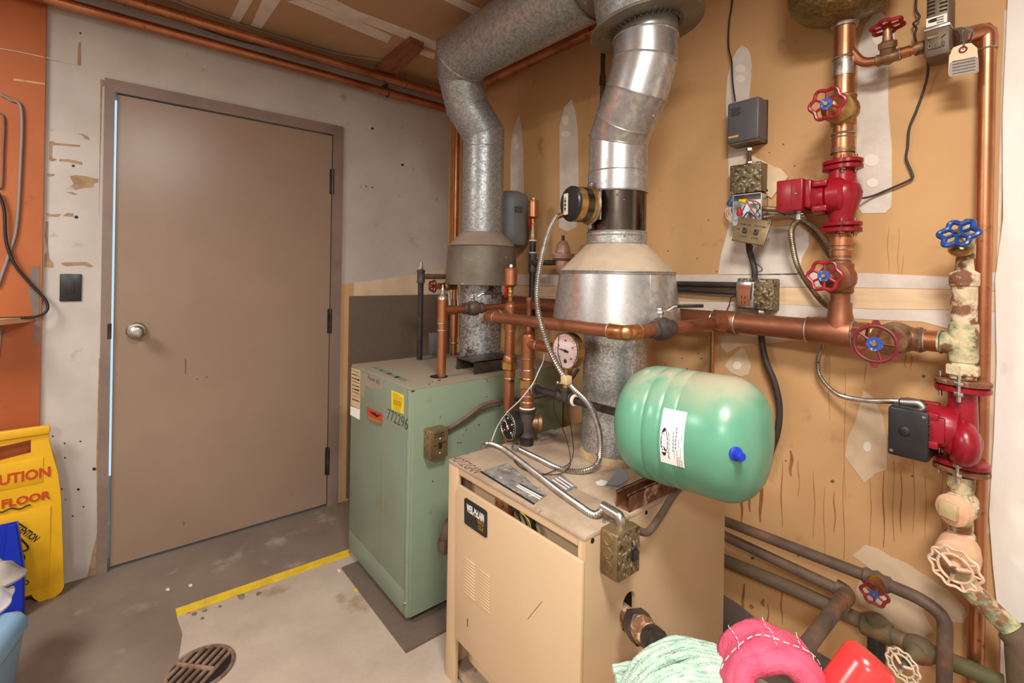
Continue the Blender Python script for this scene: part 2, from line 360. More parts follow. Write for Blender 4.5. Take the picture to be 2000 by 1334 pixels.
def fins_wheel(c, n, R, mt, parent, k=10, name='hand_wheel'):
    """open-web cast wheel: two rims joined by short webs"""
    u, v, w = frame(n); c = V(c); mb = MB()
    mb.torus(c, n, R, R * .07, 60, 6, fn=lambda a: 1 + .06 * math.cos(k * a)); mb.torus(c, n, R * .68, R * .07, 40, 6)
    for i in range(k):
        a = 2 * math.pi * i / k; d = u * math.cos(a) + v * math.sin(a); mb.tube([c + d * R * .66, c + d * R * 1.03], R * .055, 6)
    for i in range(3):
        a = 2 * math.pi * i / 3 + .3; d = u * math.cos(a) + v * math.sin(a); mb.tube([c + w * R * .1, c + d * R * .68], R * .10, 6)
    h = build(name, mb, mt, parent); build('wheel_nut', MB().hexn(c, c + w * R * .3, R * .17), 'steel', h); return h
# ================================================================== the room
CEIL = 2.44; XR = 4.4; YF = -4.2
DL = X(229, 200).y; DR = X(649, 300).y; FL = X(197, 600).y; FR = X(664, 600).y; DT = 2.028; FT = 2.085
floor = struct('floor', MB().box((-1.2, YF - .1, -.1), (XR + .1, .12, 0)), 'concrete_dark')
wl = MB().box((-.12, YF, 0), (0, FL, CEIL)).box((-.12, FR, 0), (0, .12, CEIL)).box((-.12, FL, FT), (0, FR, CEIL))
wall_left = struct('wall_left', wl, 'wall_paint')
wall_back = struct('wall_back', MB().box((0, 0, 0), (XR + .1, .12, CEIL)), 'drywall')
e0 = B(1966, 60).x; e1 = B(1938, 700).x
pts = [(2.527, 2.44), (2.524, 2.0), (2.518, 1.7), (2.522, 1.45), (2.51, 1.3), (2.515, 1.1), (2.512, .9), (2.506, .72), (2.514, .6), (2.53, .42), (2.53, 0), (XR, 0), (XR, 2.44)]
wall_right = struct('wall_right', MB().poly([(a, 0, z) for a, z in pts], (0, -1, 0), .014), 'white_paint')
wall_side = struct('wall_side', MB().box((XR, YF, 0), (XR + .1, 0, CEIL)), 'wall_paint')
wall_front = struct('wall_front', MB().box((-.12, YF - .1, 0), (XR + .1, YF, CEIL)), 'wall_paint')
ceiling = struct('ceiling', MB().box((-.12, YF - .1, CEIL), (XR + .1, .12, CEIL + .1)), 'ceiling_board')
# bare concrete where the paint was never laid
pp = [(.505, -1.485), (.52, -1.2), (.50, -1.0), (.505, -.82), (.2, -.7), (.05, -.1), (2.5, -.05), (2.6, -1.5), (1.6, -1.9), (1.2, -1.75), (1.05, -1.62), (.9, -1.52), (.74, -1.50), (.62, -1.478)]
build('bare_concrete', MB().poly([(a, b, 0) for a, b in pp], (0, 0, 1), .0012), 'concrete_bare', floor, smooth=False)
def blob(c, rx, ry, n=14, j=.3):
    return [V((c[0] + math.cos(2 * math.pi * i / n) * rx * (1 + random.uniform(-j, j)), c[1] + math.sin(2 * math.pi * i / n) * ry * (1 + random.uniform(-j, j)), 0)) for i in range(n)]
for (px, py, rx, ry) in [(470, 1165, .03, .014), (380, 1200, .012, .01), (400, 1194, .008, .008), (505, 1160, .012, .01), (395, 1208, .01, .006), (430, 1185, .008, .006), (368, 1197, .006, .005)]:
    g = G(px, py); build('chipped_spot', MB().poly([p + V((0, 0, .0012)) for p in blob(g, rx, ry)], (0, 0, 1), .0006), 'concrete_dark', floor, smooth=False)
for (px, py, c) in [(662, 1115, 'mud'), (695, 1153, 'tape_yellow'), (720, 1162, 'mud'), (372, 1144, 'mud'), (328, 1152, 'mud')]:
    g = G(px, py); build('paint_fleck', MB().poly([p + V((0, 0, .0012)) for p in blob(g, .012, .006)], (0, 0, 1), .001), c, floor, smooth=False)
# --- drywall compound, tape and stains on the back wall
def bpatch(name, px, mt, th=.0015, off=0.0):
    return build(name, MB().poly([B(a, b, off) for a, b in px], (0, -1, 0), th), mt, wall_back, smooth=False)
bpatch('joint_compound', [(1015, 222), (1019, 255), (1022, 300), (1023, 400), (1019, 455), (1012, 466), (1004, 458), (998, 420), (997, 300), (1001, 262), (1008, 238)], 'mud')
bpatch('joint_compound', [(1117, 193), (1124, 216), (1129, 255), (1131, 400), (1126, 444), (1108, 452), (1092, 444), (1094, 400), (1093, 249), (1102, 210)], 'mud')
bpatch('joint_compound', [(1449, 89), (1459, 94), (1465, 105), (1469, 130), (1466, 145), (1468, 142), (1464, 184), (1465, 300), (1470, 330), (1500, 440), (1514, 444), (1560, 440), (1580, 456), (1580, 480), (1567, 504), (1560, 537), (1403, 537), (1408, 500), (1417, 468), (1424, 441), (1424, 350), (1420, 240), (1418, 199), (1421, 152), (1431, 115), (1440, 98)], 'mud')
bpatch('joint_compound', [(1721, 24), (1736, 39), (1748, 58), (1747, 92), (1735, 131), (1735, 210), (1742, 289), (1742, 375), (1740, 405), (1729, 416), (1684, 417), (1676, 405), (1673, 318), (1675, 157), (1677, 87), (1689, 50), (1705, 30)], 'mud')
for (px, py, rx, ry) in [(1446, 134, 10, 8), (1446, 154, 9, 8), (1717, 76, 13, 13), (1702, 313, 14, 12), (1704, 357, 11, 9), (1105, 235, 6, 10), (1105, 262, 10, 6), (1007, 272, 4, 9), (1009, 286, 4, 6), (1440, 714, 8, 8), (1694, 872, 8, 10)]:
    bpatch('screw_spot', [(px + rx * math.cos(a), py + ry * math.sin(a)) for a in [k * math.pi / 8 for k in range(16)]], 'mud_spot', .0009, .0016)
def band(name, rows, mt, th=.0015):
    up = [(x, a) for x, a, b in rows]; dn = [(x, b) for x, a, b in rows][::-1]
    return bpatch(name, up + dn, mt, th)
band('joint_compound', [(880, 534, 556), (985, 536, 556), (1330, 537, 562), (1460, 536, 561), (1600, 533, 560), (1700, 534, 562), (1860, 541, 565), (1958, 530, 568)], 'mud')
band('joint_tape', [(880, 557, 573), (1330, 563, 587), (1460, 562, 590), (1600, 562, 598), (1700, 563, 603), (1860, 566, 605), (1955, 569, 608)], 'tape')
band('joint_compound', [(880, 575, 592), (1330, 588, 615), (1460, 591, 618), (1560, 596, 622), (1600, 599, 618), (1700, 604, 624), (1800, 605, 628), (1860, 606, 644), (1950, 609, 668)], 'mud')
bpatch('joint_compound', [(1400, 655), (1560, 655), (1530, 668), (1480, 672), (1440, 678), (1420, 690), (1410, 678)], 'mud_tan')
bpatch('joint_compound', [(1451, 678), (1460, 695), (1467, 713), (1462, 730), (1448, 736), (1428, 728), (1416, 715), (1425, 700), (1440, 686)], 'mud_tan')
q = [(340, 325), (410, 370), (490, 520), (520, 700), (520, 930), (430, 960), (400, 990), (345, 1030), (250, 900), (200, 830), (215, 700), (280, 560)]
bpatch('joint_compound', [(1600 + a / 3.9225, 680 + b / 3.9225) for a, b in q], 'mud_tan')
bpatch('joint_compound', [(1664, 1085), (1690, 1064), (1716, 1072), (1740, 1088), (1770, 1100), (1800, 1120), (1850, 1150), (1880, 1180), (1890, 1200), (1882, 1216), (1862, 1214), (1840, 1196), (1800, 1190), (1824, 1232), (1800, 1246), (1770, 1236), (1720, 1200), (1680, 1180), (1672, 1150), (1680, 1130), (1720, 1140), (1700, 1110)], 'mud_tan', .0012)
bpatch('joint_compound', [(1922, 660), (1950, 640), (1945, 900), (1934, 1040), (1920, 1050), (1924, 900)], 'mud_tan', .0012)
bpatch('joint_compound', [(1955, 200), (1962, 20), (1967, 20), (1962, 300), (1955, 420), (1950, 560), (1946, 560), (1950, 400)], 'mud', .0012)
bpatch('foundation_edge', [(1414, 1162), (1440, 1178), (1480, 1210), (1520, 1232), (1560, 1250), (1640, 1300), (1640, 1345), (1414, 1345)], 'grey_paint', .004)
# runs of rusty water
def drip(px, py, L, wd, mt='stain'):
    pts = []; n = 8; ph = random.random() * 6
    l = [(px + math.sin(ph + i * .9) * 1.6 - wd * (.4 + .6 * math.sin(math.pi * i / n)) * .5, py + L * i / n) for i in range(n + 1)]
    r = [(px + math.sin(ph + i * .9) * 1.6 + wd * (.4 + .6 * math.sin(math.pi * i / n)) * .5, py + L * i / n) for i in range(n, -1, -1)]
    bpatch('rust_run', l + r, mt if px < 1560 or wd > 2.6 else 'stain_light', .0006, .0001)
for a in [(1448, 940, 80, 5), (1465, 930, 70, 5), (1486, 920, 100, 7), (1452, 1140, 90, 6), (1527, 900, 130, 2), (1545, 880, 50, 7), (1560, 900, 70, 2.5), (1590, 920, 130, 2.5), (1620, 700, 120, 1.5), (1650, 720, 260, 1.5), (1700, 900, 180, 2), (1726, 920, 150, 3), (1745, 900, 160, 2.5), (1760, 920, 120, 3), (1785, 880, 160, 2), (1808, 930, 120, 1.8), (1840, 900, 140, 1.8), (1690, 690, 60, 2), (1768, 690, 30, 2), (1780, 690, 34, 2), (1648, 910, 200, 2), (1610, 950, 140, 2), (1630, 960, 80, 3), (1500, 1180, 50, 3), (1527, 1150, 70, 3), (1490, 1170, 14, 7), (1468, 1180, 10, 8), (1735, 440, 90, 1.5), (1755, 445, 110, 1.5), (1763, 500, 60, 2)]: drip(*a)
for (px, py, r) in [(1362, 505, 1.6), (1384, 430, 1.6), (1400, 530, 1.4), (1520, 560, 1.6), (1552, 324, 2), (1530, 282, 2), (1503, 298, 1.5), (1305, 490, 1.8), (1370, 700, 2), (1364, 690, 1.8), (1342, 720, 1.6), (1318, 742, 2), (1395, 736, 2), (1650, 770, 2.5), (1804, 735, 4), (1626, 940, 4), (1782, 930, 2.5), (1535, 900, 2), (1500, 705, 2), (1300, 712, 1.6), (1332, 700, 1.5), (1525, 1090, 3), (1560, 1085, 3), (1470, 1090, 4)]:
    bpatch('wall_speck', [(px + r * math.cos(a), py + r * .8 * math.sin(a)) for a in [k * math.pi / 4 for k in range(8)]], 'ink_brown', .0006, .0001)
# --- tape bands on the ceiling
def cpatch(px): build('joint_compound', MB().poly([G(a, b, CEIL) for a, b in px], (0, 0, -1), .0015), 'mud', ceiling, smooth=False)
cpatch([(600, 0), (655, 0), (700, 22), (790, 55), (868, 88), (868, 104), (800, 78), (700, 40)])
cpatch([(560, 2), (595, 0), (690, 36), (765, 70), (757, 84), (690, 56), (620, 26)])
cpatch([(468, 0), (494, 0), (466, 46), (448, 40)]); cpatch([(512, 0), (548, 0), (510, 56), (490, 50)])
cpatch([(868, 0), (900, 0), (948, 20), (932, 32)]); cpatch([(822, 96), (850, 104), (848, 116), (820, 106)])
# --- marks on the left wall
def lpatch(name, px, mt, th=.0008): return build(name, MB().poly([X(a, b) for a, b in px], (1, 0, 0), th), mt, wall_left, smooth=False)
def z1(px): return [(a / 3.336, b / 3.336) for a, b in px]
for q in ([(500, 870), (540, 872), (575, 890), (585, 914), (550, 905), (540, 885)], [(320, 922), (345, 918), (360, 932), (520, 945), (522, 957), (360, 945), (340, 950), (340, 1030), (370, 1038), (345, 1052), (320, 1045)],
          [(385, 1037), (450, 1038), (535, 1056), (533, 1076), (515, 1070), (440, 1054), (385, 1050)], [(300, 1134), (350, 1132), (358, 1142), (320, 1152)],
          [(455, 1148), (490, 1140), (560, 1148), (640, 1168), (640, 1186), (612, 1195), (605, 1220), (540, 1226), (490, 1238), (462, 1215), (478, 1195), (465, 1172)], [(430, 1250), (470, 1252), (510, 1268), (480, 1270)]):
    lpatch('torn_paper', z1(q), 'torn_paper')
def z2(px): return [(a / 3.336, 400 + b / 3.336) for a, b in px]
for q in ([(296, 52), (330, 62), (398, 60), (380, 78), (310, 74)], [(410, 72), (440, 52), (478, 56), (478, 78)], [(298, 110), (315, 108), (312, 260), (322, 350), (348, 380), (345, 410), (288, 408), (290, 330), (304, 300), (292, 200)],
          [(400, 376), (560, 372), (612, 400), (580, 408), (540, 394), (430, 400), (400, 388)]):
    lpatch('torn_paper', z2(q), 'torn_paper')
for (px, py, r) in [(157, 65, 2.2), (143, 324, 3.2), (149, 424, 4), (727, 251, 3), (786, 322, 3), (715, 364, 1.6), (727, 366, 1.6), (103, 852, 2), (126, 866, 2), (157, 862, 2), (127, 894, 2), (184, 916, 4), (121, 955, 2), (153, 956, 3), (163, 990, 2), (142, 1008, 2), (128, 976, 1.5)]:
    lpatch('screw_hole', [(px + r * math.cos(a), py + r * .8 * math.sin(a)) for a in [k * math.pi / 4 for k in range(8)]], 'ink')
lpatch('scuff_mark', [(154, 82), (158, 82), (158, 128), (151, 127), (152, 98)], 'torn_paper')
lpatch('bare_drywall', [(667, 556), (692, 552), (690, 600), (684, 975), (664, 984)], 'drywall')
lpatch('bare_drywall', [(692, 552), (760, 544), (868, 526), (868, 580), (690, 600)], 'mud_tan')
lpatch('broken_edge', [(196, 155), (230, 162), (420, 196), (670, 248), (672, 252), (420, 202), (300, 176), (212, 160), (200, 170), (196, 300), (193, 420)], 'torn_paper')
lpatch('broken_edge', [(188, 1125), (170, 1128), (180, 1080), (190, 1040), (188, 900), (193, 700), (195, 700), (194, 900)], 'torn_paper')
# ================================================================== door
door = thing('door_1', None, None, (0, (FL + FR) / 2, 0), kind='structure')
GAP = .008
fr = MB().box((-.12, FL, 0), (.012, DL - GAP, FT)).box((-.12, DR + .004, 0), (.012, FR, FT)).box((-.12, DL - GAP, DT + .005), (.012, DR + .004, FT))
build('door_frame', fr, 'frame_paint', door, smooth=False)
build('door_leaf', MB().box((-.048, DL, .013), (-.002, DR, DT), .0015, 1), 'door_paint', door)
for a, b in ((330, 378), (603, 650), (872, 925)):
    p = X(645, a, 0); q = X(643, b, 0); hg = MB().cyl((.008, DR + .003, q.z), (.008, DR + .003, p.z), .0075, 12).box((-.001, DR - .012, q.z), (.004, DR + .014, p.z))
    build('hinge', hg, 'iron_black', door)
kp = X(266, 646, 0)
kn = build('door_knob', MB().lathe([(.036, 0), (.036, .004), (.031, .010), (.014, .012), (.013, .035), (.022, .040), (.027, .050), (.026, .062), (.019, .068), (.012, .069)], kp, (1, 0, 0), 32), 'steel', door)
build('lock_cylinder', MB().lathe([(.011, .069), (.010, .074)], kp, (1, 0, 0), 20).box((kp.x + .074, kp.y - .006, kp.z - .0012), (kp.x + .0755, kp.y + .006, kp.z + .0012)), 'chrome', kn)
sp = X(222, 645, 0); build('strike_plate', MB().box((.012, DL - .02, sp.z - .035), (.0135, DL - GAP + .002, sp.z + .03)), 'iron_black', door)
for q in ([(361, 700), (364, 702), (363, 730), (361, 730)], [(357, 1022), (360, 1018), (361, 1024), (358, 1026)], [(382, 741), (386, 739), (387, 742)], [(400, 737), (407, 735), (406, 738)]):
    build('scratch', MB().poly([X(a, b, -.002) for a, b in q], (1, 0, 0), .0006), 'ink_brown', door, smooth=False)
# ================================================================== yellow tape, drain
tp = MB().poly([G(343, 1190), G(346, 1205), G(683, 1086), G(683, 1073)], (0, 0, 1), .0022)
solo('floor_tape', tp, 'tape_yellow', 'strip of yellow marking tape stuck on concrete floor', 'tape')
dc = V((.835, -1.45, .0012)); DRr = .092
dr = thing('floor_drain', 'round rusty cast iron drain grate set in concrete floor', 'drain', dc)
build('sump', MB().lathe([(DRr * .94, 0), (DRr * .94, .001)], dc, (0, 0, 1), 32), 'hole', dr)
build('rim', MB().torus(dc + V((0, 0, .003)), (0, 0, 1), DRr, .006, 40, 8), 'drain_iron', dr)
for k in range(-3, 4):
    x = k * .024; h = math.sqrt(DRr ** 2 - x * x) * .95
    dd = V((math.cos(.75), math.sin(.75), 0)); ee = V((-dd.y, dd.x, 0))
    if k == 3: continue
    build('grate_bar', MB().tube([dc + dd * x - ee * h + V((0, 0, .004)), dc + dd * x + ee * h + V((0, 0, .004))], .0065, 8), 'drain_iron', dr)
build('cross_bar', MB().tube([dc - dd * DRr * .9 + V((0, 0, .005)), dc + dd * DRr * .55 + V((0, 0, .005))], .007, 8), 'drain_iron', dr)
# ================================================================== ceiling lamp and two added fill lamps, all out of view
for (lx, ly), ls, lw in LAMPS:
    t = thing('ceiling_and_fill_lamp', {.44: 'small round white ceiling lamp above the tan boiler aisle', 3.5: 'added wide round white fill lamp near the plain side wall'}.get(ls if ls < .5 else lx, 'added wide round white fill lamp near the plywood board wall'), 'lamp', (lx, ly, 2.37), 'ceiling lamps')
    build('base', MB().lathe([(ls * .55, .01), (ls * .55, .07)], (lx, ly, 2.37), (0, 0, 1), 32), 'white_paint', t)
    build('diffuser', MB().lathe([(ls * .52, 0), (ls * .52, .012)], (lx, ly, 2.366), (0, 0, 1), 32), 'lamp_glow', t)
# ================================================================== left wall furniture
swc = [X(a, b) for a, b in ((117, 535), (160, 535), (160, 588), (119, 588))]
ys = [swc[0].y, swc[1].y]; zs = [swc[2].z, swc[0].z]
t = thing('light_switch', 'dark brown switch cover plate with empty toggle slot beside door frame', 'switch', (0, sum(ys) / 2, zs[0]))
build('plate', MB().box((0, ys[0], zs[0]), (.006, ys[1], zs[1]), .003), 'black_plastic', t)
build('insert', MB().box((.006, ys[0] + .02, zs[0] + .03), (.008, ys[1] - .022, zs[1] - .022), .0008), 'iron_black', t)
# plywood backboard at the left
OE = [X(91, 5).y, X(79, 800).y]; oy = (OE[0] + OE[1]) / 2
pw = thing('plywood_board', 'orange brown plywood backboard fixed on wall left of door', 'board', (0, oy - .5, .4))
build('sheet', MB().box((0, oy - 1.3, .35), (.014, oy, 2.40)), 'plywood', pw, smooth=False)
build('grey_patch', MB().poly([X(60, 522, .014), X(78, 519, .014), X(76, 672, .014), X(68, 676, .014), X(67, 620, .014), X(56, 570, .014)], (1, 0, 0), .0008), 'grey_paint', pw, smooth=False)
build('scrape', MB().poly([X(26, 153, .014), X(88, 162, .014), X(88, 166, .014), X(26, 157, .014)], (1, 0, 0), .0006), 'batten', pw, smooth=False)
sz = X(40, 632, .09).z; sy = X(64, 628, .06).y
sh = thing('wall_shelf', 'small pale wooden shelf fixed to plywood board', 'shelf', (.05, sy - .2, sz))
build('shelf_board', MB().poly([(.014, sy, 0), (.014, sy - .6, 0), (.16, sy - .6, 0), (.16, sy - .10, 0)], (0, 0, 1), .02), 'shelf_wood', sh)
for o in sh.children:
    for v_ in o.data.vertices: v_.co.z += sz - 0.0 if False else sz
cable('black_cable', [X(-4, 375, .03), X(8, 410, .03), X(12, 470, .03), X(28, 515, .034), X(60, 555, .034), X(88, 585, .035), X(92, 605, .04), X(72, 618, .05), X(30, 621, .06), X(-6, 622, .06)], .0052, 'rubber', 'thick black cable looping down across plywood board edge')
cable('grey_cable', [X(2, 185, .02), X(20, 195, .02), X(42, 215, .02), X(40, 330, .02), X(33, 440, .02), X(20, 490, .02), X(-4, 560, .02)], .0052, 'cable_grey', 'thick grey cable hanging down plywood board')
cable('thin_wire', [X(-4, 94, .017), X(40, 102, .017), X(92, 113, .012), X(125, 121, .003), X(152, 126, .003)], .0013, 'cable_white', 'thin pale wire stapled across board and white wall')
cable('beige_cord', [X(0, 220, .02), X(8, 235, .02), X(6, 300, .02), X(4, 360, .02), X(-4, 368, .02)], .003, 'cable_brown', 'thin brown cord looped on plywood board')
cable('white_cable', [X(-3, 700, .02), X(1, 660, .02), X(3, 640, .02)], .003, 'cable_grey', 'short grey cable end under the wooden shelf')
# brown sheet leaning behind the green boiler
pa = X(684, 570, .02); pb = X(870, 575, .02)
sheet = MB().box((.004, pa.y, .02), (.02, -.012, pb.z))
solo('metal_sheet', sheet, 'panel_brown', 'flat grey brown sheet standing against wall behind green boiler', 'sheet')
ba = B(880, 230, .0); solo('corner_batten', MB().box((.002, -.022, 1.28), (.022, -.002, 2.30)), 'batten', 'narrow bare wooden batten standing in the wall corner', 'batten')
# ================================================================== green boiler
gx0, gx1, gy0, gy1, gz0, gz1 = .533, 1.09, -.85, -.06, .034, .872
gb = thing('green_boiler', 'tall green sheet metal boiler with dusty top and yellow sticker', 'boiler', ((gx0 + gx1) / 2, (gy0 + gy1) / 2, .02))
build('casing', MB().box((gx0 + .003, gy0 + .012, gz0), (gx1 - .012, gy1, gz1 - .012)), 'green_enamel', gb, smooth=False)
build('front_panel', MB().box((gx0, gy0, gz0 + .095), (gx1 - .030, gy0 + .014, gz1 - .004), .003), 'green_front', gb)
build('kick_panel', MB().box((gx0, gy0 + .001, gz0), (gx1 - .030, gy0 + .014, gz0 + .093), .003), 'green_front', gb)
build('corner_post', MB().box((gx1 - .029, gy0 + .001, gz0), (gx1 - .004, gy0 + .02, gz1 - .004), .004), 'green_enamel', gb)
build('side_panel', MB().box((gx1 - .014, gy0 + .010, gz0), (gx1, gy1, gz1 - .006), .003), 'green_enamel', gb)
build('top_panel', MB().box((gx0, gy0, gz1 - .010), (gx1, gy1, gz1), .003), 'green_top', gb)
sx = B(750, 900, -gy0).x
build('panel_seam', MB().box((sx - .0008, gy0 - .0012, gz0 + .10), (sx + .0008, gy0 + .002, gz1 - .006)), 'green_top', gb, smooth=False)
for k in range(4):
    c = G(738 + k * 15, 721 + k * 6.5, gz1); build('louvre_patch', MB().box((c.x - .045, c.y - .012, gz1), (c.x + .045, c.y + .012, gz1 + .0015)), 'green_front', gb, smooth=False)
def front(px, py): return B(px, py, -gy0 + .0002)
def fpoly(name, px, mt, parent, th=.0008): return build(name, MB().poly([front(a, b) for a, b in px], (0, -1, 0), th), mt, parent, smooth=False)
def z5(px): return [(670 + a / 6.352, 690 + b / 6.352) for a, b in px]
st = fpoly('instruction_label', z5([(104, 176), (216, 212), (212, 700), (96, 640)]), 'label_tan', gb)
fpoly('label_foot', z5([(94, 655), (210, 700), (206, 824), (92, 764)]), 'label_white', gb)
for k in range(9):
    y0 = 205 + k * 44; fpoly('print_line', z5([(112, y0), (205, y0 + 34), (205, y0 + 42 + (k % 3) * 5), (112, y0 + 8 + (k % 3) * 5)]), 'ink' if k in (1, 3, 6) else 'ink_brown', st)
fpoly('adhesive_stain', z5([(220, 230), (500, 345), (498, 450), (350, 440), (280, 390), (258, 560), (222, 520)]), 'green_top', gb, .0004)
bd = fpoly('badge', z5([(297, 662), (312, 664), (496, 745), (502, 765), (490, 880), (470, 905), (340, 850), (305, 780)]), 'chrome', gb, .003)
def fpoly2(name, px, mt, parent, off, th=.0008): return build(name, MB().poly([B(a, b, -gy0 + off) for a, b in px], (0, -1, 0), th), mt, parent, smooth=False)
fpoly2('badge_red', z5([(306, 674), (486, 752), (484, 852), (310, 772)]), 'ink_red', bd, .0032)
fpoly2('badge_arrow', z5([(335, 716), (405, 742), (418, 760), (470, 768), (420, 796), (350, 745)]), 'ink', bd, .0042)
fpoly2('badge_gold', z5([(312, 782), (482, 858), (470, 876), (335, 818)]), 'gold', bd, .0032)
ys_ = fpoly('yellow_sticker', z5([(600, 455), (756, 520), (752, 755), (604, 695)]), 'label_yellow', gb)
for k in range(10):
    y0 = 490 + k * 21; fpoly2('print_line', z5([(622, y0), (700 + (k * 37) % 40, y0 + 34 + ((k * 37) % 40) * .4), (700 + (k * 37) % 40, y0 + 40 + ((k * 37) % 40) * .4), (622, y0 + 6)]), 'ink' if k in (4, 5, 6) else 'gold', ys_, .0011)
fx = V((1, 0, 0)); fz = V((0, 0, 1))
c = front(776, 818); text('772296', c - V((0, .0005, 0)), fx, fz, .042, 'ink_grey', gb, 'handwriting', width=front(790, 830).x - front(758, 810).x + .03, sh=.15, bold=-.012)
c = front(730, 742); text('Panel #2', c - V((0, .0005, 0)), fx, fz, .02, 'ink_grey', gb, 'handwriting', width=.115, sh=.1, bold=0.0)
for (px, py) in [(845, 746), (838, 750), (950, 741), (952, 745), (1080, 720), (980, 778), (975, 794), (1062, 745), (950, 775), (895, 865), (900, 865), (910, 840), (935, 830), (845, 940), (1000, 850), (860, 815), (863, 812), (1020, 780), (925, 800), (905, 890), (912, 888), (905, 850), (890, 905)]:
    c = X(px, py, gx1); build('paint_speck', MB().obox(c, (.0008, random.uniform(.001, .0035), random.uniform(.001, .003))), 'ink', gb, smooth=False)
for (px, py) in [(807, 764), (858, 743)]:
    c = X(px, py, gx1); build('slot', MB().obox(c, (.001, .006, .0015)), 'hole', gb, smooth=False)
build('screw', MB().lathe([(.007, 0), (.004, .005)], (gx1 - .018, gy0 + .001, gz0 + .05), (0, -1, 0), 12), 'bronze', gb)
# dark base sheet under it
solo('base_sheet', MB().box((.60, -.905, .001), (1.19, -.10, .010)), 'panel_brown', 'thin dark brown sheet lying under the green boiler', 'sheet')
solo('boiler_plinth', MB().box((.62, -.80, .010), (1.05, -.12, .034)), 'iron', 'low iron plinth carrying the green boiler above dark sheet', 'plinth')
# channel handle on its top
a = G(908, 722, gz1); b = G(950, 729, gz1); x0, x1 = .90, 1.035; y0 = -.53; y1 = -.30; zt = zat(.95, -.5, 700)
hd = MB().box((x0, y0, zt - .004), (x1, y1, zt)).box((x0, y0, gz1), (x0 + .004, y1, zt)).box((x1 - .004, y0, gz1), (x1, y1, zt))
solo('steel_channel', hd, 'iron', 'dark grey folded steel channel lying on top of green boiler', 'bracket')
# switch box on the side panel
def switch_box(name, label, lo, hi, face, mt, ftm):
    t = thing(name, label, 'switch box', ((lo[0] + hi[0]) / 2, (lo[1] + hi[1]) / 2, lo[2]))
    return t
yA, yB = X(834, 870, gx1).y, X(873, 870, gx1 + .045).y
bx0, bx1 = gx1, gx1 + .048; by0, by1 = -.795, -.718; bz0 = zat(1.13, -.76, 895); bz1 = zat(1.13, -.76, 838)
sw = thing('boiler_switch_box', 'brass coloured switch box on side of green boiler', 'switch box', (bx0, (by0 + by1) / 2, bz0))
build('box', MB().box((bx0, by0, bz0), (bx1, by1, bz1), .006, 3), 'box_brass', sw)
cv = build('cover', MB().box((bx1, by0 + .002, bz0 + .003), (bx1 + .003, by1 - .002, bz1 - .003), .002), 'box_brass', sw)
ym = (by0 + by1) / 2; zm = (bz0 + bz1) / 2
build('toggle', MB().box((bx1 + .003, ym - .005, zm - .012), (bx1 + .012, ym + .006, zm + .008), .001), 'black_plastic', cv)
text('BOILER', (bx1 + .0036, ym, bz1 - .014), (0, 1, 0), fz, .007, 'ink', cv, width=.042); text('POWER', (bx1 + .0036, ym, bz1 - .025), (0, 1, 0), fz, .007, 'ink', cv, width=.042)
text('ON', (bx1 + .0036, ym - .018, zm - .002), (0, 1, 0), fz, .007, 'ink', cv); text('OFF', (bx1 + .0036, ym + .020, zm + .004), (0, 1, 0), fz, .007, 'ink', cv)
for zz in (bz1 - .035, bz0 + .02): build('cover_screw', MB().lathe([(.004, 0), (.002, .002)], (bx1 + .003, ym + .004, zz), (1, 0, 0), 10), 'steel', cv)
for k in range(3): build('knockout', MB().torus(((bx0 + bx1) / 2, by0 - .0003, bz0 + .028 + k * .030), (0, 1, 0), .011, .0010, 20, 5), 'bronze', sw)
cp = V((bx0 + .024, by1, bz1 - .012))
cable('boiler_conduit', [cp, cp + V((0, .03, .002)), X(915, 812, 1.13), X(940, 793, 1.13), X(975, 783, 1.13), X(1035, 777, 1.14), X(1075, 768, 1.16), X(1110, 745, 1.18), X(1130, 720, 1.2)], .0088, 'cable_brown', 'brown sheathed conduit running from brass switch box behind pipes', 'conduit')
# ================================================================== tan boiler
tx0, tx1, ty0, ty1, tz1 = 1.345, 1.925, -.845, -.18, .695
tb = thing('tan_boiler', 'beige sheet metal boiler with open lift-off front panel', 'boiler', ((tx0 + tx1) / 2, (ty0 + ty1) / 2, 0))
build('left_panel', MB().box((tx0 + .001, ty0 + .013, .0), (tx0 + .012, ty1, tz1 - .012)), 'tan_enamel', tb, smooth=False)
build('left_stile', MB().box((tx0, ty0 - .001, 0.0), (tx0 + .055, ty0 + .012, tz1 - .012), .003), 'tan_enamel', tb)
# right panel with the slotted pipe opening
oc = X(1228, 1195, tx1); ow, oh = .026, .05
def slot(c, w_, h_, n=8):
    return [(c.y + w_ * math.cos(a), c.z + h_ - w_ + w_ * math.sin(a)) for a in [math.pi * k / n for k in range(n + 1)]] + [(c.y + w_ * math.cos(a), c.z - h_ + w_ + w_ * math.sin(a)) for a in [math.pi + math.pi * k / n for k in range(n + 1)]]
bm = bmesh.new(); so = slot(oc, ow, oh)
outer = [(ty1, 0.0), (ty1, tz1 - .0125), (ty0, tz1 - .0125), (ty0, 0.0)]
vo = [bm.verts.new((tx1, y, z)) for y, z in outer]; vi = [bm.verts.new((tx1, y, z)) for y, z in so]
eds = [bm.edges.new((vo[i], vo[(i + 1) % 4])) for i in range(4)] + [bm.edges.new((vi[i], vi[(i + 1) % len(vi)])) for i in range(len(vi))]
bmesh.ops.triangle_fill(bm, edges=eds, use_beauty=True)
bad = [f for f in bm.faces if (abs(f.calc_center_median().y - oc.y) < ow * .8 and abs(f.calc_center_median().z - oc.z) < oh * .9 and all(any((Vv.co - q.co).length < 1e-6 for q in vi) for Vv in f.verts))]
bmesh.ops.delete(bm, geom=bad, context='FACES_ONLY')
ext = bmesh.ops.extrude_face_region(bm, geom=bm.faces[:]); vv = [g for g in ext['geom'] if isinstance(g, bmesh.types.BMVert)]
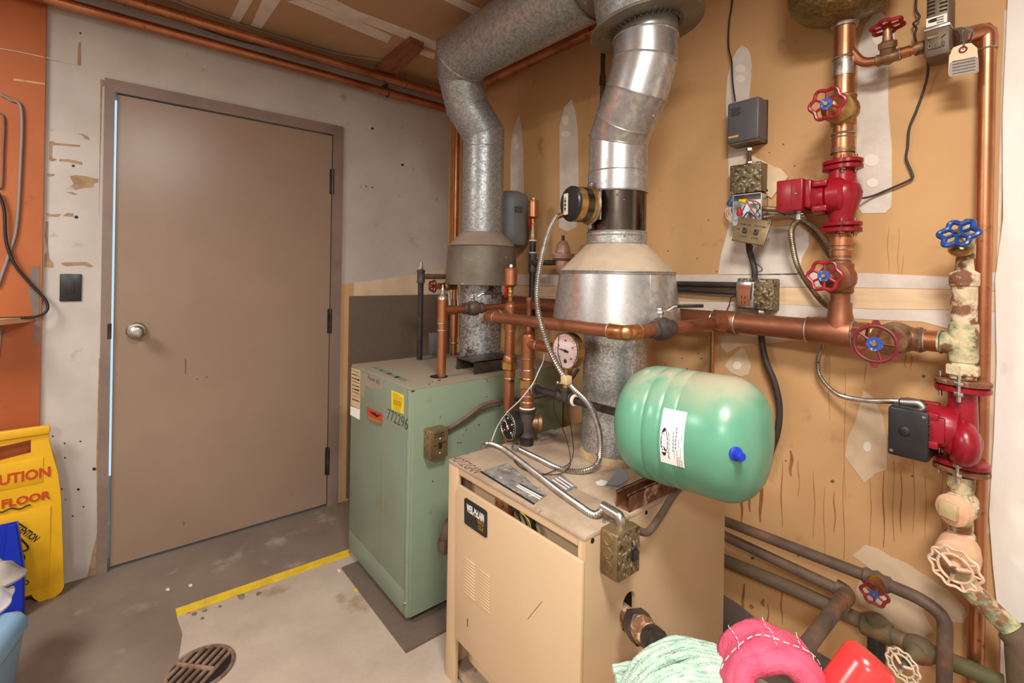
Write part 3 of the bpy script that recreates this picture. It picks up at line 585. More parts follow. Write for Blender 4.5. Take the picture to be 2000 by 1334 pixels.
bmesh.ops.translate(bm, vec=(-.010, 0, 0), verts=vv); bm.verts.index_update()
mbp = MB().add([q.co.copy() for q in bm.verts], [tuple(q.index for q in f.verts) for f in bm.faces]); bm.free()
build('right_panel', mbp, 'tan_enamel', tb, smooth=False)
build('right_stile', MB().box((tx1 - .024, ty0 + .001, 0.0), (tx1 - .0105, ty0 + .014, tz1 - .0125), .002), 'tan_enamel', tb)
build('back_panel', MB().box((tx0 + .013, ty1 - .012, .0), (tx1 - .0105, ty1 - .001, tz1 - .0125)), 'tan_enamel', tb, smooth=False)
tp_ = build('top_panel', MB().box((tx0 - .001, ty0 + .17, tz1 - .012), (tx1 + .001, ty1 + .001, tz1), .002), 'tan_top', tb)
build('top_front_panel', MB().box((tx0 - .001, ty0 - .002, tz1 - .012), (tx1 + .001, ty0 + .168, tz1 + .0005), .003), 'tan_top', tb)
build('top_rail', MB().box((tx0 + .056, ty0 + .002, tz1 - .034), (tx1 - .025, ty0 + .012, tz1 - .0145), .002), 'tan_enamel', tb)
build('inner_panel', MB().box((tx0 + .05, ty0 + .055, .05), (tx1 - .026, ty0 + .062, tz1 - .02)), 'tan_enamel', tb, smooth=False)
build('base_pan', MB().box((tx0 + .012, ty0 + .02, .012), (tx1 - .012, ty1 - .012, .03)), 'tan_top', tb, smooth=False)
# lift-off front panel, sloping: higher on the left
pl = X(895, 940, 0)
f0 = B(893, 945, -ty0 + .012); f1 = B(1138, 1075, -ty0 + .012); fb = B(893, 1250, -ty0 + .012)
FPb = [(f0.x, f0.z), (f1.x, f0.z - .003), (f1.x, .10), (f0.x, .10)]
fz0 = fb.z
pan = build('front_panel', MB().box((f0.x, ty0 - .014, fz0), (f1.x, ty0 - .002, f0.z), .004, 2), 'tan_enamel', tb)
def fp(px, py, o=0.0): return B(px, py, -ty0 + .0142 + o)
for c0, c1 in (((906, 1087), (928, 1104)), ((935, 1110), (957, 1129))):
    for k in range(12):
        a = fp(c0[0], c0[1] + k * 6.1); b = fp(c1[0], c1[1] + k * 6.1); zc = (a.z + b.z) / 2
        build('louvre', MB().box((a.x, ty0 - .0165, zc - .0030), (b.x, ty0 - .0138, zc + .0030), .001, 1), 'tan_enamel', pan)
for (q) in ([(1057, 1176), (1060, 1174), (1032, 1208), (1030, 1209)], [(912, 1208), (914, 1208), (914, 1224), (912, 1224)]):
    build('scratch', MB().poly([fp(a, b) for a, b in q], (0, -1, 0), .0005), 'ink_brown', pan, smooth=False)
def z6(px): return [(890 + a / 13.34, 960 + b / 13.34) for a, b in px]
bg_ = build('nameplate', MB().poly([fp(a, b) for a, b in z6([(240, 185), (275, 160), (790, 490), (825, 550), (825, 1180), (790, 1200), (270, 840), (240, 790)])], (0, -1, 0), .0025), 'black_plastic', pan, smooth=False)
a = fp(*z6([(290, 420)])[0], .0026); b = fp(*z6([(735, 690)])[0], .0026); bw = b.x - a.x
zc = (a.z + b.z) / 2
text('WEIL-McLAIN', ((a.x + b.x) / 2, a.y, zc), fx, fz, .022, 'label_white', bg_, width=bw, th=.001)
q = fp(*z6([(650, 900)])[0], .0026); text('GOLD\nCG-E', q, fx, fz, .026, 'gold', bg_, width=.032)
ln = fp(*z6([(510, 660)])[0], .0026); build('gold_line', MB().box((a.x, ln.y - .0003, ln.z - .001), (b.x, ln.y, ln.z + .001)), 'gold', bg_, smooth=False)
# burner parts showing in the gap above the panel
c = B(985, 985, -ty0 - .03)
wir = thing('tan_boiler_controls', 'reddish burner controls and wires showing in gap above front panel', 'control', c)
build('control_block', MB().box((c.x - .03, c.y - .012, c.z - .03), (c.x + .03, c.y + .01, c.z + .015), .004), 'wood_block', wir)
for k in range(4): build('terminal', MB().ball(c + V((-.022 + k * .015, -.014, .005 - (k % 2) * .016)), .0045, n=8), 'brass', wir)
for k, (dx, mtn) in enumerate([(.05, 'rubber'), (.075, 'rubber'), (.095, 'label_yellow'), (.11, 'rubber')]):
    build('wire', MB().tube(spline([c + V((.02, 0, 0)), c + V((dx, -.006, .008)), c + V((dx + .03, -.004, -.02)), c + V((dx + .035, .002, -.08))]), .0025, 6), mtn, wir)
c2 = B(1040, 1020, -ty0 - .03); build('cable', MB().tube(spline([c2 + V((-.03, 0, .02)), c2, c2 + V((.01, 0, -.08))]), .007, 8), 'rubber', wir)
# plates and writing on its top
gz = tz1 + .0007
def tpoly(name, px, mt, parent, th=.0006, z=gz): return build(name, MB().poly([G(a, b, z) for a, b in px], (0, 0, 1), th), mt, parent, smooth=False)
rt = tpoly('rating_label', [(937, 922), (992, 904), (1068, 968), (1042, 985)], 'label_grey', tb)
tpoly('label_edge', [(937, 922), (940, 920), (1045, 984), (1042, 986)], 'ink', rt, .0008)
for k in range(3): tpoly('print_line', [(1008 + k * 3, 950 - k * 2), (1054 + k * 3, 976 - k * 3), (1056 + k * 3, 975 - k * 3), (1010 + k * 3, 949 - k * 2)], 'label_white' if k < 2 else 'ink', rt, .0012)
tpoly('instruction_label', [(1070, 938), (1095, 925), (1128, 952), (1106, 962)], 'label_grey', tb)
for k in range(3): tpoly('print_line', [(1078 + k * 6, 938 - k * 3), (1106 + k * 6, 957 - k * 3), (1108 + k * 6, 956 - k * 3), (1080 + k * 6, 937 - k * 3)], 'label_white', tb, .0012)
tpoly('rating_label', [(1040, 850), (1080, 838), (1096, 848), (1058, 862)], 'label_grey', tb)
tc_ = G(910, 907, gz); text('HOTZGAN', tc_, (1, -.02, 0), (0.0, 1, 0), .038, 'ink_brown', tb, 'handwriting', width=.15, sh=.25, bold=0.0)
tpoly('white_spot', [(1163, 942), (1174, 937), (1186, 940), (1188, 946), (1176, 949), (1166, 947)], 'label_white', tb)
for (px, py) in [(1157, 1056)]:
    c = X(px, py, tx1); build('screw_hole', MB().lathe([(.006, 0), (.006, .0012)], c, (1, 0, 0), 14), 'hole', tb)
c = X(1262, 1001, tx1); build('screw_hole', MB().lathe([(.005, 0), (.005, .0012)], c, (1, 0, 0), 14), 'hole', tb)
c = X(1266, 1272, tx1); build('screw_hole', MB().lathe([(.004, 0), (.004, .0012)], c, (1, 0, 0), 14), 'hole', tb)
# pipe nipple through the slot
oc2 = X(1222, 1200, tx1)
t = thing('supply_union', 'paint spotted black iron union leaving slot in tan boiler side', 'pipe fitting', oc2)
d = (X(1290, 1262, tx1 + .16) - oc2).normalized(); o = oc2 - d * .06
build('nipple', MB().cyl(o, oc2 + d * .07, .021), 'corroded', t)
build('union_nut', MB().hexn(oc2 + d * .062, oc2 + d * .105, .036), 'iron_black', t)
build('union_half', MB().lathe([(.03, .105), (.03, .118), (.022, .13), (.022, .15)], oc2, d, 20), 'corroded', t)
build('outlet_pipe', MB().tube([oc2 + d * .145, oc2 + d * .18, oc2 + d * .205], .0235, 16), 'iron_black', t)
build('coupling', MB().lathe([(.026, .15), (.028, .155), (.028, .178), (.026, .183)], oc2, d, 18), 'iron_black', t)
# outside switch box on the right panel
bz1 = zat(1.975, -.76, 1037); bz0 = zat(1.975, -.76, 1128)
lo = V((tx1, -.795, bz0)); hi = V((tx1 + .052, -.712, bz1))
sw = thing('weathered_switch_box', 'speckled brass switch box on right side of tan boiler', 'switch box', (tx1, -.75, lo.z))
build('box', MB().box(lo, hi, .006, 3), 'box_brass', sw)
cv = build('cover', MB().box((hi.x, lo.y + .002, lo.z + .002), (hi.x + .004, hi.y - .002, hi.z - .002), .002), 'box_speckle', sw)
build('toggle', MB().box((hi.x + .004, -.748, (lo.z + hi.z) / 2 - .016), (hi.x + .013, -.732, (lo.z + hi.z) / 2 + .008), .001), 'black_plastic', cv)
for k in range(3): build('knockout', MB().torus(((lo.x + hi.x) / 2, lo.y - .0002, lo.z + .026 + k * .032), (0, 1, 0), .0125, .0011, 20, 5), 'bronze', sw)
bt = V(((lo.x + hi.x) / 2, -.75, hi.z))
# flexible conduit over the top of the tan boiler
fl = thing('top_flex_conduit', 'silver flexible conduit lying diagonally across tan boiler top', 'conduit', G(1080, 960, tz1))
r = .0095
eb = bt + V((0, 0, .020))
build('spiral_tube', flexmesh([G(948, 882, tz1 - .02), G(944, 873, tz1 + .005), G(955, 866, tz1 + r), G(985, 878, tz1 + r), G(1030, 912, tz1 + r), G(1085, 955, tz1 + r), G(1130, 987, tz1 + r), G(1160, 1005, tz1 + r), eb + V((-.048, 0, .004))], r), 'flex', fl)
build('elbow_connector', MB().tube(fillet([eb + V((-.055, 0, .005)), eb, bt + V((0, 0, -.002))], .018), .0125, 14), 'steel', fl)
build('connector_screw', MB().hexn(eb + V((-.04, -.012, -.02)), eb + V((-.04, -.014, -.034)), .004), 'steel', fl)
cable('tank_conduit', [hi + V((-.025, 0, -.012)), X(1262, 1040, tx1 + .03), X(1285, 1015, tx1 + .03), X(1310, 975, tx1 + .03), X(1330, 945, tx1 + .03), X(1345, 900, tx1 + .02)], .0095, 'cable_brown', 'brown sheathed conduit rising from speckled box under green tank', 'conduit')
# strut channel carrying the tank
s0, s1 = 1.876, 1.920
stt = MB().box((s0, -.672, tz1), (s1, -.22, tz1 + .003)).box((s0, -.672, tz1), (s0 + .003, -.22, tz1 + .042)).box((s1 - .003, -.672, tz1), (s1, -.22, tz1 + .042))
stt.box((s0, -.672, tz1 + .039), (s0 + .010, -.22, tz1 + .042)).box((s1 - .010, -.672, tz1 + .039), (s1, -.22, tz1 + .042))
solo('strut_channel', stt, 'rust', 'rusty slotted steel strut channel under green tank on boiler top', 'strut')
bk = MB().poly([G(1183, 948, tz1 + .008), G(1207, 950, tz1 + .004), G(1228, 938, tz1 + .03), G(1226, 922, tz1 + .05), G(1205, 912, tz1 + .06), G(1198, 930, tz1 + .03)], (0.2, -.6, .7), .004)
solo('bent_bracket', bk, 'tank_grey', 'small bent grey metal tab standing on dusty boiler top', 'bracket')
# ================================================================== flues
def mitre(pts, r, n=36):
    pts = [V(p) for p in pts]; rr = r if isinstance(r, list) else [r] * len(pts); L = len(pts); out = []
    seg = [(pts[i + 1] - pts[i]).normalized() for i in range(L - 1)]
    u, v, w = frame(seg[0]); cir = [u * math.cos(2 * math.pi * k / n) + v * math.sin(2 * math.pi * k / n) for k in range(n)]
    for i in range(L):
        if i == 0 or i == L - 1:
            out.append([pts[i] + c * rr[i] for c in cir])
        else:
            d0, d1 = seg[i - 1], seg[i]; nn = (d0 + d1).normalized()
            out.append([pts[i] + c * rr[i] - d0 * ((c * rr[i]).dot(nn) / d0.dot(nn)) for c in cir])
            q = d0.rotation_difference(d1); cir = [q @ c for c in cir]
    return out
def seam(ring, r, mt, parent): return build('seam_bead', MB().tube(ring, r, 6, closed=True), mt, parent)
# ---- left flue on the green boiler
LA = V((.80, -.33, 0)); la = lambda z: V((LA.x, LA.y, z))
lf = thing('left_flue', 'spangled galvanized flue pipe rising from the green boiler', 'flue pipe', la(gz1))
Lz = lambda py: zat(LA.x, LA.y, py)
build('lower_pipe', MB().lathe([(.098, 0), (.098, Lz(545) - gz1)], la(gz1), (0, 0, 1), 40), 'galv_rusty', lf)
zb, zt_, zc = Lz(556), Lz(482), Lz(456)
hood = build('hood_bell', MB().lathe([(.166, zb), (.172, zb + .002), (.160, zt_), (.157, zt_)], la(0), (0, 0, 1), 48, cap=False).lathe([(.164, zb), (.157, zt_)], la(0), (0, 0, 1), 48, cap=False), 'galv_dusty', lf)
build('seam_bead', MB().torus(la(zt_), (0, 0, 1), .160, .003, 48, 6), 'galv_dusty', hood)
build('hood_cone', MB().lathe([(.160, zt_), (.102, zc)], la(0), (0, 0, 1), 48, cap=False), 'dust_grey', lf)
build('seam_bead', MB().torus(la(zc), (0, 0, 1), .101, .003, 40, 6), 'galv', lf)
P0 = la(zc); P1 = la(Lz(262)); P2 = D(912, 208, 2.26); P3 = D(900, 150, 2.22); P4 = D(903, 112, 2.16)
TA = V((1.765, -.42, 0)); T0 = V((1.768, -.422, 2.065)); TD = (UP * math.cos(.16) - RT * math.sin(.16)).normalized()
P5 = T0 + TD * .23
d45 = (P5 - P4).normalized(); Pm = P4 + d45 * .03; P6 = P4.lerp(P5, .80)
path = [P0, P1, P2, P3, P4, P6]; rad = [.098, .098, .099, .104, .116, .126]
rs = mitre(path, rad, 40)
build('upper_pipe', MB().rings(rs[0:2], False), 'galv', lf)
for i in (1, 2, 3): build('elbow_gore', MB().rings([rs[i], rs[i + 1]], False), 'galv', lf)
for i in (1, 2, 3, 4): seam(rs[i], .004, 'galv_bright', lf)
build('connector_duct', MB().rings([rs[4], rs[5]], False), 'galv', lf)
q = (P5 - P6).normalized(); cir = [p + q * .0 for p in rs[5]]
seam(cir, .0035, 'galv_dusty', lf)
r2 = [P6 + (p - P6) * .97 for p in rs[5]]; r3 = [p + (P5 - P6) * .75 for p in r2]
build('duct_collar', MB().rings([r2, r3], False), 'galv_dusty', lf)
zr = Lz(292); build('seam_bead', MB().torus(la(zr), (0, 0, 1), .0985, .0018, 40, 6), 'galv', lf)
# ---- right flue on the tan boiler
RA = V((1.64, -.385, 0)); ra = lambda z: V((RA.x, RA.y, z)); Rz = lambda py: zat(RA.x, RA.y, py)
rf = thing('right_flue', 'bright galvanized flue pipe with draft hood on the tan boiler', 'flue pipe', ra(tz1))
zb, zt_, zc = Rz(622), Rz(534), Rz(478)
build('lower_pipe', MB().lathe([(.105, tz1), (.105, zb + .06)], ra(0), (0, 0, 1), 48), 'galv_spark', rf)
build('base_sealant', MB().lathe([(.112, tz1), (.110, tz1 + .012), (.105, tz1 + .020)], ra(0), (0, 0, 1), 40), 'label_tan', rf)
hood = build('hood_bell', MB().lathe([(.206, zb), (.209, zb + .002), (.190, zt_)], ra(0), (0, 0, 1), 64, cap=False).lathe([(.203, zb), (.187, zt_)], ra(0), (0, 0, 1), 64, cap=False), 'galv_bright', rf)
for h in (zt_, zt_ + .006): build('seam_bead', MB().torus(ra(h), (0, 0, 1), .190, .0028, 64, 6), 'galv_bright', hood)
e = ra(0) + V((math.cos(-.35), math.sin(-.35), 0)) * .203; build('hood_lap', MB().tube([e + V((0, 0, zb)), e + V((0, 0, zt_)) - V((math.cos(-.35), math.sin(-.35), 0)) * .014], .0025, 6), 'galv_bright', hood)
build('hood_cone', MB().lathe([(.190, zt_ + .004), (.100, zc)], ra(0), (0, 0, 1), 64, cap=False), 'dust', rf)
r0 = .097
build('seam_bead', MB().torus(ra(zc), (0, 0, 1), r0 + .002, .003, 48, 6), 'galv_bright', rf)
z1_, z2_, z3_ = Rz(455), Rz(378), Rz(340)
build('damper_collar', MB().lathe([(r0 + .002, zc), (r0 + .002, z1_)], ra(0), (0, 0, 1), 48), 'galv_spark', rf)
dm = build('damper_section', MB().lathe([(r0 - .001, z1_), (r0 - .001, z2_)], ra(0), (0, 0, 1), 48), 'stainless_dark', rf)
for h in (z1_, Rz(462), z2_): build('seam_bead', MB().torus(ra(h), (0, 0, 1), r0 + .0015, .003, 48, 6), 'galv_bright', dm)
def fl_pt(az_, z, r): return ra(z) + V((math.cos(az_), math.sin(az_), 0)) * r
camaz = math.atan2(CAM.y - RA.y, CAM.x - RA.x)
for (da, py) in ((.0, 389), (-.1, 418), (.25, 466), (.2, 398)): 
    p = fl_pt(camaz + da, Rz(py), r0); build('rivet', MB().ball(p, .004, n=8), 'chrome', dm)
build('upper_collar', MB().lathe([(r0 + .002, z2_), (r0 + .002, z3_)], ra(0), (0, 0, 1), 48), 'galv_bright', rf)
A2 = V((1.765, -.42, 0)); Q = [ra(z3_), ra(Rz(272)), D(1222, 232, 1.57), D(1243, 180, 1.515), V((A2.x, A2.y, zat(A2.x, A2.y, 122))), V((A2.x, A2.y, zat(A2.x, A2.y, 78))), V((A2.x, A2.y, 2.20))]
rs = mitre(Q, [r0] * 7, 48)
for i in range(4): build('elbow_gore', MB().rings([rs[i], rs[i + 1]], False), 'galv_bright', rf)
for i in (0, 1, 2, 3, 4, 5): seam(rs[i], .003, 'galv_bright', rf)
build('upper_pipe', MB().rings([rs[4], rs[5], rs[6]], False), 'galv_bright', rf)
p = fl_pt(camaz + .55, 0, r0 * 1.0); 
for (px, py, t) in ((1276, 226, 1.45), (1240, 227, 1.47)): build('rivet', MB().ball(D(px, py, t), .004, n=8), 'chrome', rf)
# ---- tee over it
tee = thing('flue_tee', 'wide spangled galvanized flue tee hanging below the ceiling', 'flue pipe', T0)
build('tee_body', MB().lathe([(.146, .004), (.146, .36)], T0, TD, 48, cap=False), 'galv', tee)
build('lower_flange', MB().lathe([(.100, .0), (.168, -.004), (.170, .0), (.168, .004), (.146, .010)], T0, TD, 56, cap=False), 'galv_dusty', tee)
build('rolled_edge', MB().torus(T0, TD, .168, .005, 56, 6), 'galv_dusty', tee)
for k in range(40):
    a = 2 * math.pi * k / 40; u_, v_, w_ = frame(TD); c = T0 + (u_ * math.cos(a) + v_ * math.sin(a)) * .106 - w_ * .004
    build('crimp', MB().obox(c, (.002, .006, .004), (V((math.cos(a), math.sin(a), 0)), V((-math.sin(a), math.cos(a), 0)), UP)), 'galv_dusty', tee, smooth=False)
# ---- damper motor
mc = D(1166, 404, 1.60); md = (D(1128, 402, 1.50) - mc).normalized(); md = V((md.x, md.y, md.z)).normalized()
dmv = thing('damper_motor', 'round damper motor can with black cap on the right flue', 'motor', mc)
ax0 = fl_pt(camaz - .9, mc.z, r0 - .01); mdir = V((ax0 - ra(mc.z)).normalized()); 
mo = ra(mc.z) + mdir * (r0 + .012)
def mpt(h, a=0, r=0):
    u_, v_, w_ = frame(mdir); return mo + w_ * h + u_ * (math.cos(a) * r) + v_ * (math.sin(a) * r)
u_, v_, w_ = frame(mdir)
build('mounting_plate', MB().obox(mo - w_ * .004, (.05, .05, .003), (u_, v_, w_)), 'steel', dmv)
build('can', MB().lathe([(.060, 0), (.060, .006), (.056, .008), (.056, .070)], mo, mdir, 40), 'brass', dmv)
build('rim', MB().torus(mo + w_ * .003, mdir, .060, .004, 40, 6), 'steel', dmv)
cp_ = build('cap', MB().lathe([(.057, .070), (.057, .076), (.053, .082), (.0, .083)], mo, mdir, 40), 'black_plastic', dmv)
lb = mo + w_ * .0835 - u_ * .018
# label on cap, upright
uu = UP - w_ * UP.dot(w_); uu.normalize(); ss = uu.cross(w_).normalized()
if ss.dot(RT) < 0: ss = -ss
lbc = mo + w_ * .0832 - ss * .018
lab = build('barcode_label', MB().obox(lbc, (.012, .034, .0006), (ss, uu, w_)), 'label_cream', cp_, smooth=False)
for k in range(11): build('print_line', MB().obox(lbc + uu * (-.022 + k * .0042) - ss * .003, (.0055, .0006 + .0008 * (k % 3), .0009), (ss, uu, w_)), 'ink', lab, smooth=False)
build('side_label', MB().lathe([(.0567, .02), (.0567, .045)], mo, mdir, 40, cap=False), 'stainless_dark', dmv)
for a in (math.pi / 2, -math.pi / 2):
    c = mo + uu * math.copysign(.068, a) + w_ * .003; lg = build('mounting_lug', MB().lathe([(.010, -.003), (.010, .003)], c, mdir, 16), 'steel', dmv)
    build('lug_screw', MB().ball(c + w_ * .004, .005, n=8), 'chrome', lg)
cc = mo + w_ * .05 - ss * .055 - uu * .02
build('elbow_connector', MB().tube(fillet([mo + w_ * .05 - ss * .048 - uu * .012, cc - ss * .012, D(1085, 425, 1.52)], .012), .009, 12), 'brass', dmv)
# its flexible conduit
r = .0088
fx1 = thing('damper_flex_conduit', 'long silver flexible conduit hanging from the damper motor', 'conduit', D(1050, 600, 1.45))
pts = [D(1088, 420, 1.52), D(1072, 450, 1.50), D(1058, 500, 1.46), D(1049, 560, 1.42), D(1050, 600, 1.40), D(1062, 650, 1.38), D(1082, 700, 1.37), D(1112, 750, 1.37), D(1150, 790, 1.40), D(1170, 840, 1.44), G(1172, 890, tz1 + .05), G(1160, 912, tz1 + .02), G(1130, 921, tz1 + r), G(1090, 914, tz1 + r), G(1050, 895, tz1 + r), G(1015, 878, tz1 + r)]
build('spiral_tube', flexmesh(pts, r), 'flex', fx1)
c = G(1012, 876, tz1 + .012); build('box_connector', MB().hexn(c, c + V((-.028, .010, -.004)), .015), 'steel', fx1)
c = D(1106, 742, 1.362); build('clip', MB().obox(c, (.012, .012, .012), b=.003), 'label_tan', fx1)
# ================================================================== copper header on the back wall
HY, HZ, HR = -.10, 1.144, .0335
RXY = (2.207, -.10)
hp = thing('copper_header', 'thick copper header pipe running along the tan wall', 'pipe', (1.5, HY, HZ))
build('tube', MB().tube([(.62, HY, HZ), (2.275, HY, HZ)], HR, 24), 'copper_dull', hp)
for px0, px1 in ((1395, 1440), (1578, 1668)):
    a = B(px0, 640, .1).x; b = B(px1, 640, .1).x
    s_ = build('tee_sleeve', MB().lathe([(HR * 1.05, 0), (HR * 1.13, .004), (HR * 1.13, b - a - .004), (HR * 1.05, b - a)], (a, HY, HZ), (1, 0, 0), 26), 'copper_dull', hp)
    for x in (a, b): build('solder_ring', MB().torus((x, HY, HZ), (1, 0, 0), HR * 1.06, .003, 26, 6), 'solder', s_)
build('tee_outlet', MB().lathe([(HR * 1.1, 0), (.032, .045), (.029, .06), (.029, .085)], (RXY[0], RXY[1], HZ), (0, 0, 1), 24), 'copper_dull', hp)
BX = 1.876
build('branch_outlet', MB().lathe([(HR * 1.05, 0), (.030, .05), (.022, .065), (.022, .085)], (BX, HY, HZ), (0, -1, 0), 20), 'copper_dull', hp)
build('cap', MB().lathe([(HR * 1.1, 0), (HR * 1.1, .03)], (.60, HY, HZ), (1, 0, 0), 20), 'copper', hp)
# branch toward the room with a ball valve, elbow, long run, elbow back to the riser
FY = -.643; FXl = 1.268; fr_ = .0185; fz_ = 1.146
ry = -.535
br = pipe('copper_branch', [(BX, HY - .06, HZ), (BX, FY, HZ), (FXl, FY, HZ - .006), (FXl, ry, HZ - .004)], fr_, 'copper_dull', 'copper branch pipe crossing in front of the right draft hood', fit='copper_gold', elb=.034, n=20)
def ball_valve(name, c, d, r, label, lever_d, lever_up, mt='bronze', lev='steel', L=.1):
    d = V(d).normalized(); c = V(c); t = thing(name, label, 'valve', c)
    build('body', MB().lathe([(r * 1.2, -L / 2), (r * 1.35, -L / 2 + .004), (r * 1.35, -L / 2 + .018), (r * 1.2, -L / 2 + .022), (r * 1.75, -.016), (r * 1.85, 0), (r * 1.75, .016), (r * 1.2, L / 2 - .022), (r * 1.35, L / 2 - .018), (r * 1.35, L / 2 - .004), (r * 1.2, L / 2)], c, d, 20), mt, t)
    u = V(lever_up).normalized(); build('stem', MB().cyl(c, c + u * r * 2.7, .007).hexn(c + u * r * 2.2, c + u * r * 2.7, .010), 'steel', t)
    l = V(lever_d).normalized(); s = c + u * r * 2.75; sd = l.cross(u).normalized()
    lv = build('lever', MB().obox(s + l * .015, (.02, .009, .0015), (l, sd, u)).tube([s + l * .02, s + l * .04 + u * .012, s + l * .05 + u * .014], .0055, 8), lev, t)
    build('grip', MB().tube([s + l * .045 + u * .014, s + l * .13 + u * .016], .0052, 8), 'iron_black', lv)
    build('stem_nut', MB().hexn(s, s + u * .008, .008), 'steel', lv)
    return t
vb = X(1292, 643, BX); ball_valve('branch_ball_valve', (BX, vb.y, HZ), (0, 1, 0), fr_, 'grey brass ball valve with lever in copper branch before draft hood', (.55, .83, 0), (-.1, 0, 1), 'iron')
# ---- riser with air vent (front of green side panel)
def air_vent(parent_name, c, r, h, label, wheel_mt='red_wheel', z0=0.0):
    c = V(c); t = thing(parent_name, label, 'air vent', c)
    build('stem', MB().cyl(c, c + V((0, 0, .03)), .006).hexn(c + V((0, 0, .004)), c + V((0, 0, .014)), .011).hexn(c + V((0, 0, .03)), c + V((0, 0, .04)), .011).lathe([(.009, .014), (.011, .022), (.009, .03)], c, UP, 14), 'brass', t)
    build('float_can', MB().lathe([(.008, .038), (r * .7, .042), (r, .05), (r, .038 + h * .86), (r * 1.06, .038 + h * .88), (r * 1.06, .038 + h * .93), (r * .6, .038 + h), (.0, .038 + h)], c, UP, 24), 'copper', t)
    build('vent_cap', MB().lathe([(.006, 0), (.006, .008), (.004, .012)], c + V((0, 0, .037 + h)), UP, 12), 'label_white', t)
    hd_ = build('valve_handle', MB().obox(c + V((-.014, -.012, .022)), (.004, .006, .022), b=.002), wheel_mt, t)
    return t
rp = thing('copper_riser', 'copper riser with brass union beside the green boiler', 'pipe', (FXl, ry, .5))
rz = lambda py: zat(FXl, ry, py); RR = .0195
build('tube', MB().tube([(FXl, ry, .45), (FXl, ry, rz(610))], RR, 20), 'copper', rp)
build('tee_body', MB().tube([(FXl, ry, rz(645)), (FXl, ry, rz(598))], RR * 1.17, 20), 'copper', rp)
build('reducer', MB().lathe([(RR * 1.17, rz(598)), (RR * .9, rz(592)), (.009, rz(588)), (.009, rz(578))], (FXl, ry, 0), UP, 20), 'copper', rp)
u_ = build('union_nut', MB().hexn((FXl, ry, rz(720)), (FXl, ry, rz(706)), RR * 1.65), 'brass', rp)
build('union_collar', MB().lathe([(RR * 1.25, rz(706)), (RR * 1.3, rz(700)), (RR * 1.15, rz(696))], (FXl, ry, 0), UP, 20), 'copper', rp)
build('coupling', MB().tube([(FXl, ry, rz(738)), (FXl, ry, rz(722))], RR * 1.14, 20), 'copper', rp)
for py in (646, 695, 738): build('solder_ring', MB().torus((FXl, ry, rz(py)), UP, RR * 1.08, .0025, 20, 6), 'solder', rp)
air_vent('riser_air_vent', (FXl, ry, rz(582)), .0235, rz(523) - rz(563), 'copper can air vent with red lever on copper riser')
# ---- supply pipe from the tan boiler
SX, SY = 1.40, -.56; szf = lambda py: zat(SX, SY, py); SR = .0215
sp_ = thing('copper_supply', 'copper supply pipe with brass union rising from tan boiler top', 'pipe', (SX, SY, tz1))
build('nipple', MB().cyl((SX, SY, tz1), (SX, SY, szf(846)), .024), 'iron_black', sp_)
te = build('black_tee', MB().lathe([(.029, szf(852)), (.031, szf(849)), (.027, szf(843)), (.030, szf(832)), (.030, szf(815)), (.027, szf(806)), (.032, szf(802)), (.032, szf(797))], (SX, SY, 0), UP, 24), 'iron', sp_)
zt2 = szf(825)
build('tee_side', MB().lathe([(.024, 0), (.026, .035), (.030, .038), (.030, .05)], (SX, SY, zt2), (.6, .8, 0), 20), 'bronze', te)
build('thread_tape', MB().torus((SX, SY, szf(797)), UP, .023, .005, 20, 6).torus((SX, SY, szf(850)), UP, .024, .004, 20, 6), 'label_cream', sp_)
build('tube', MB().tube([(SX, SY, szf(797)), (SX, SY, szf(662))], SR, 22), 'copper', sp_)
for a, b in ((796, 784), (772, 758), (738, 722), (700, 655)): build('coupling', MB().tube([(SX, SY, szf(a)), (SX, SY, szf(b))], SR * 1.16, 22), 'copper', sp_)
build('union_nut', MB().hexn((SX, SY, szf(757)), (SX, SY, szf(741)), SR * 1.6), 'brass', sp_)
for py in (784, 772, 722, 700, 738): build('solder_ring', MB().torus((SX, SY, szf(py)), UP, SR * 1.08, .0026, 20, 6), 'solder', sp_)
build('reducer', MB().lathe([(SR * 1.16, szf(655)), (SR * .95, szf(650)), (.010, szf(646)), (.010, szf(634))], (SX, SY, 0), UP, 20), 'copper', sp_)
build('vent_stub', MB().lathe([(.0085, szf(640)), (.0085, szf(592)), (.0105, szf(590)), (.0105, szf(582)), (.004, szf(580))], (SX, SY, 0), UP, 14), 'copper', sp_)
zb_ = szf(671); build('side_outlet', MB().tube([(SX, SY, zb_), (SX + .115, SY, zb_)], .0175, 18).tube([(SX, SY, zb_), (SX + .05, SY, zb_)], .020, 18), 'copper', sp_)
build('solder_ring', MB().torus((SX + .05, SY, zb_), (1, 0, 0), .0185, .0025, 18, 6), 'solder', sp_)
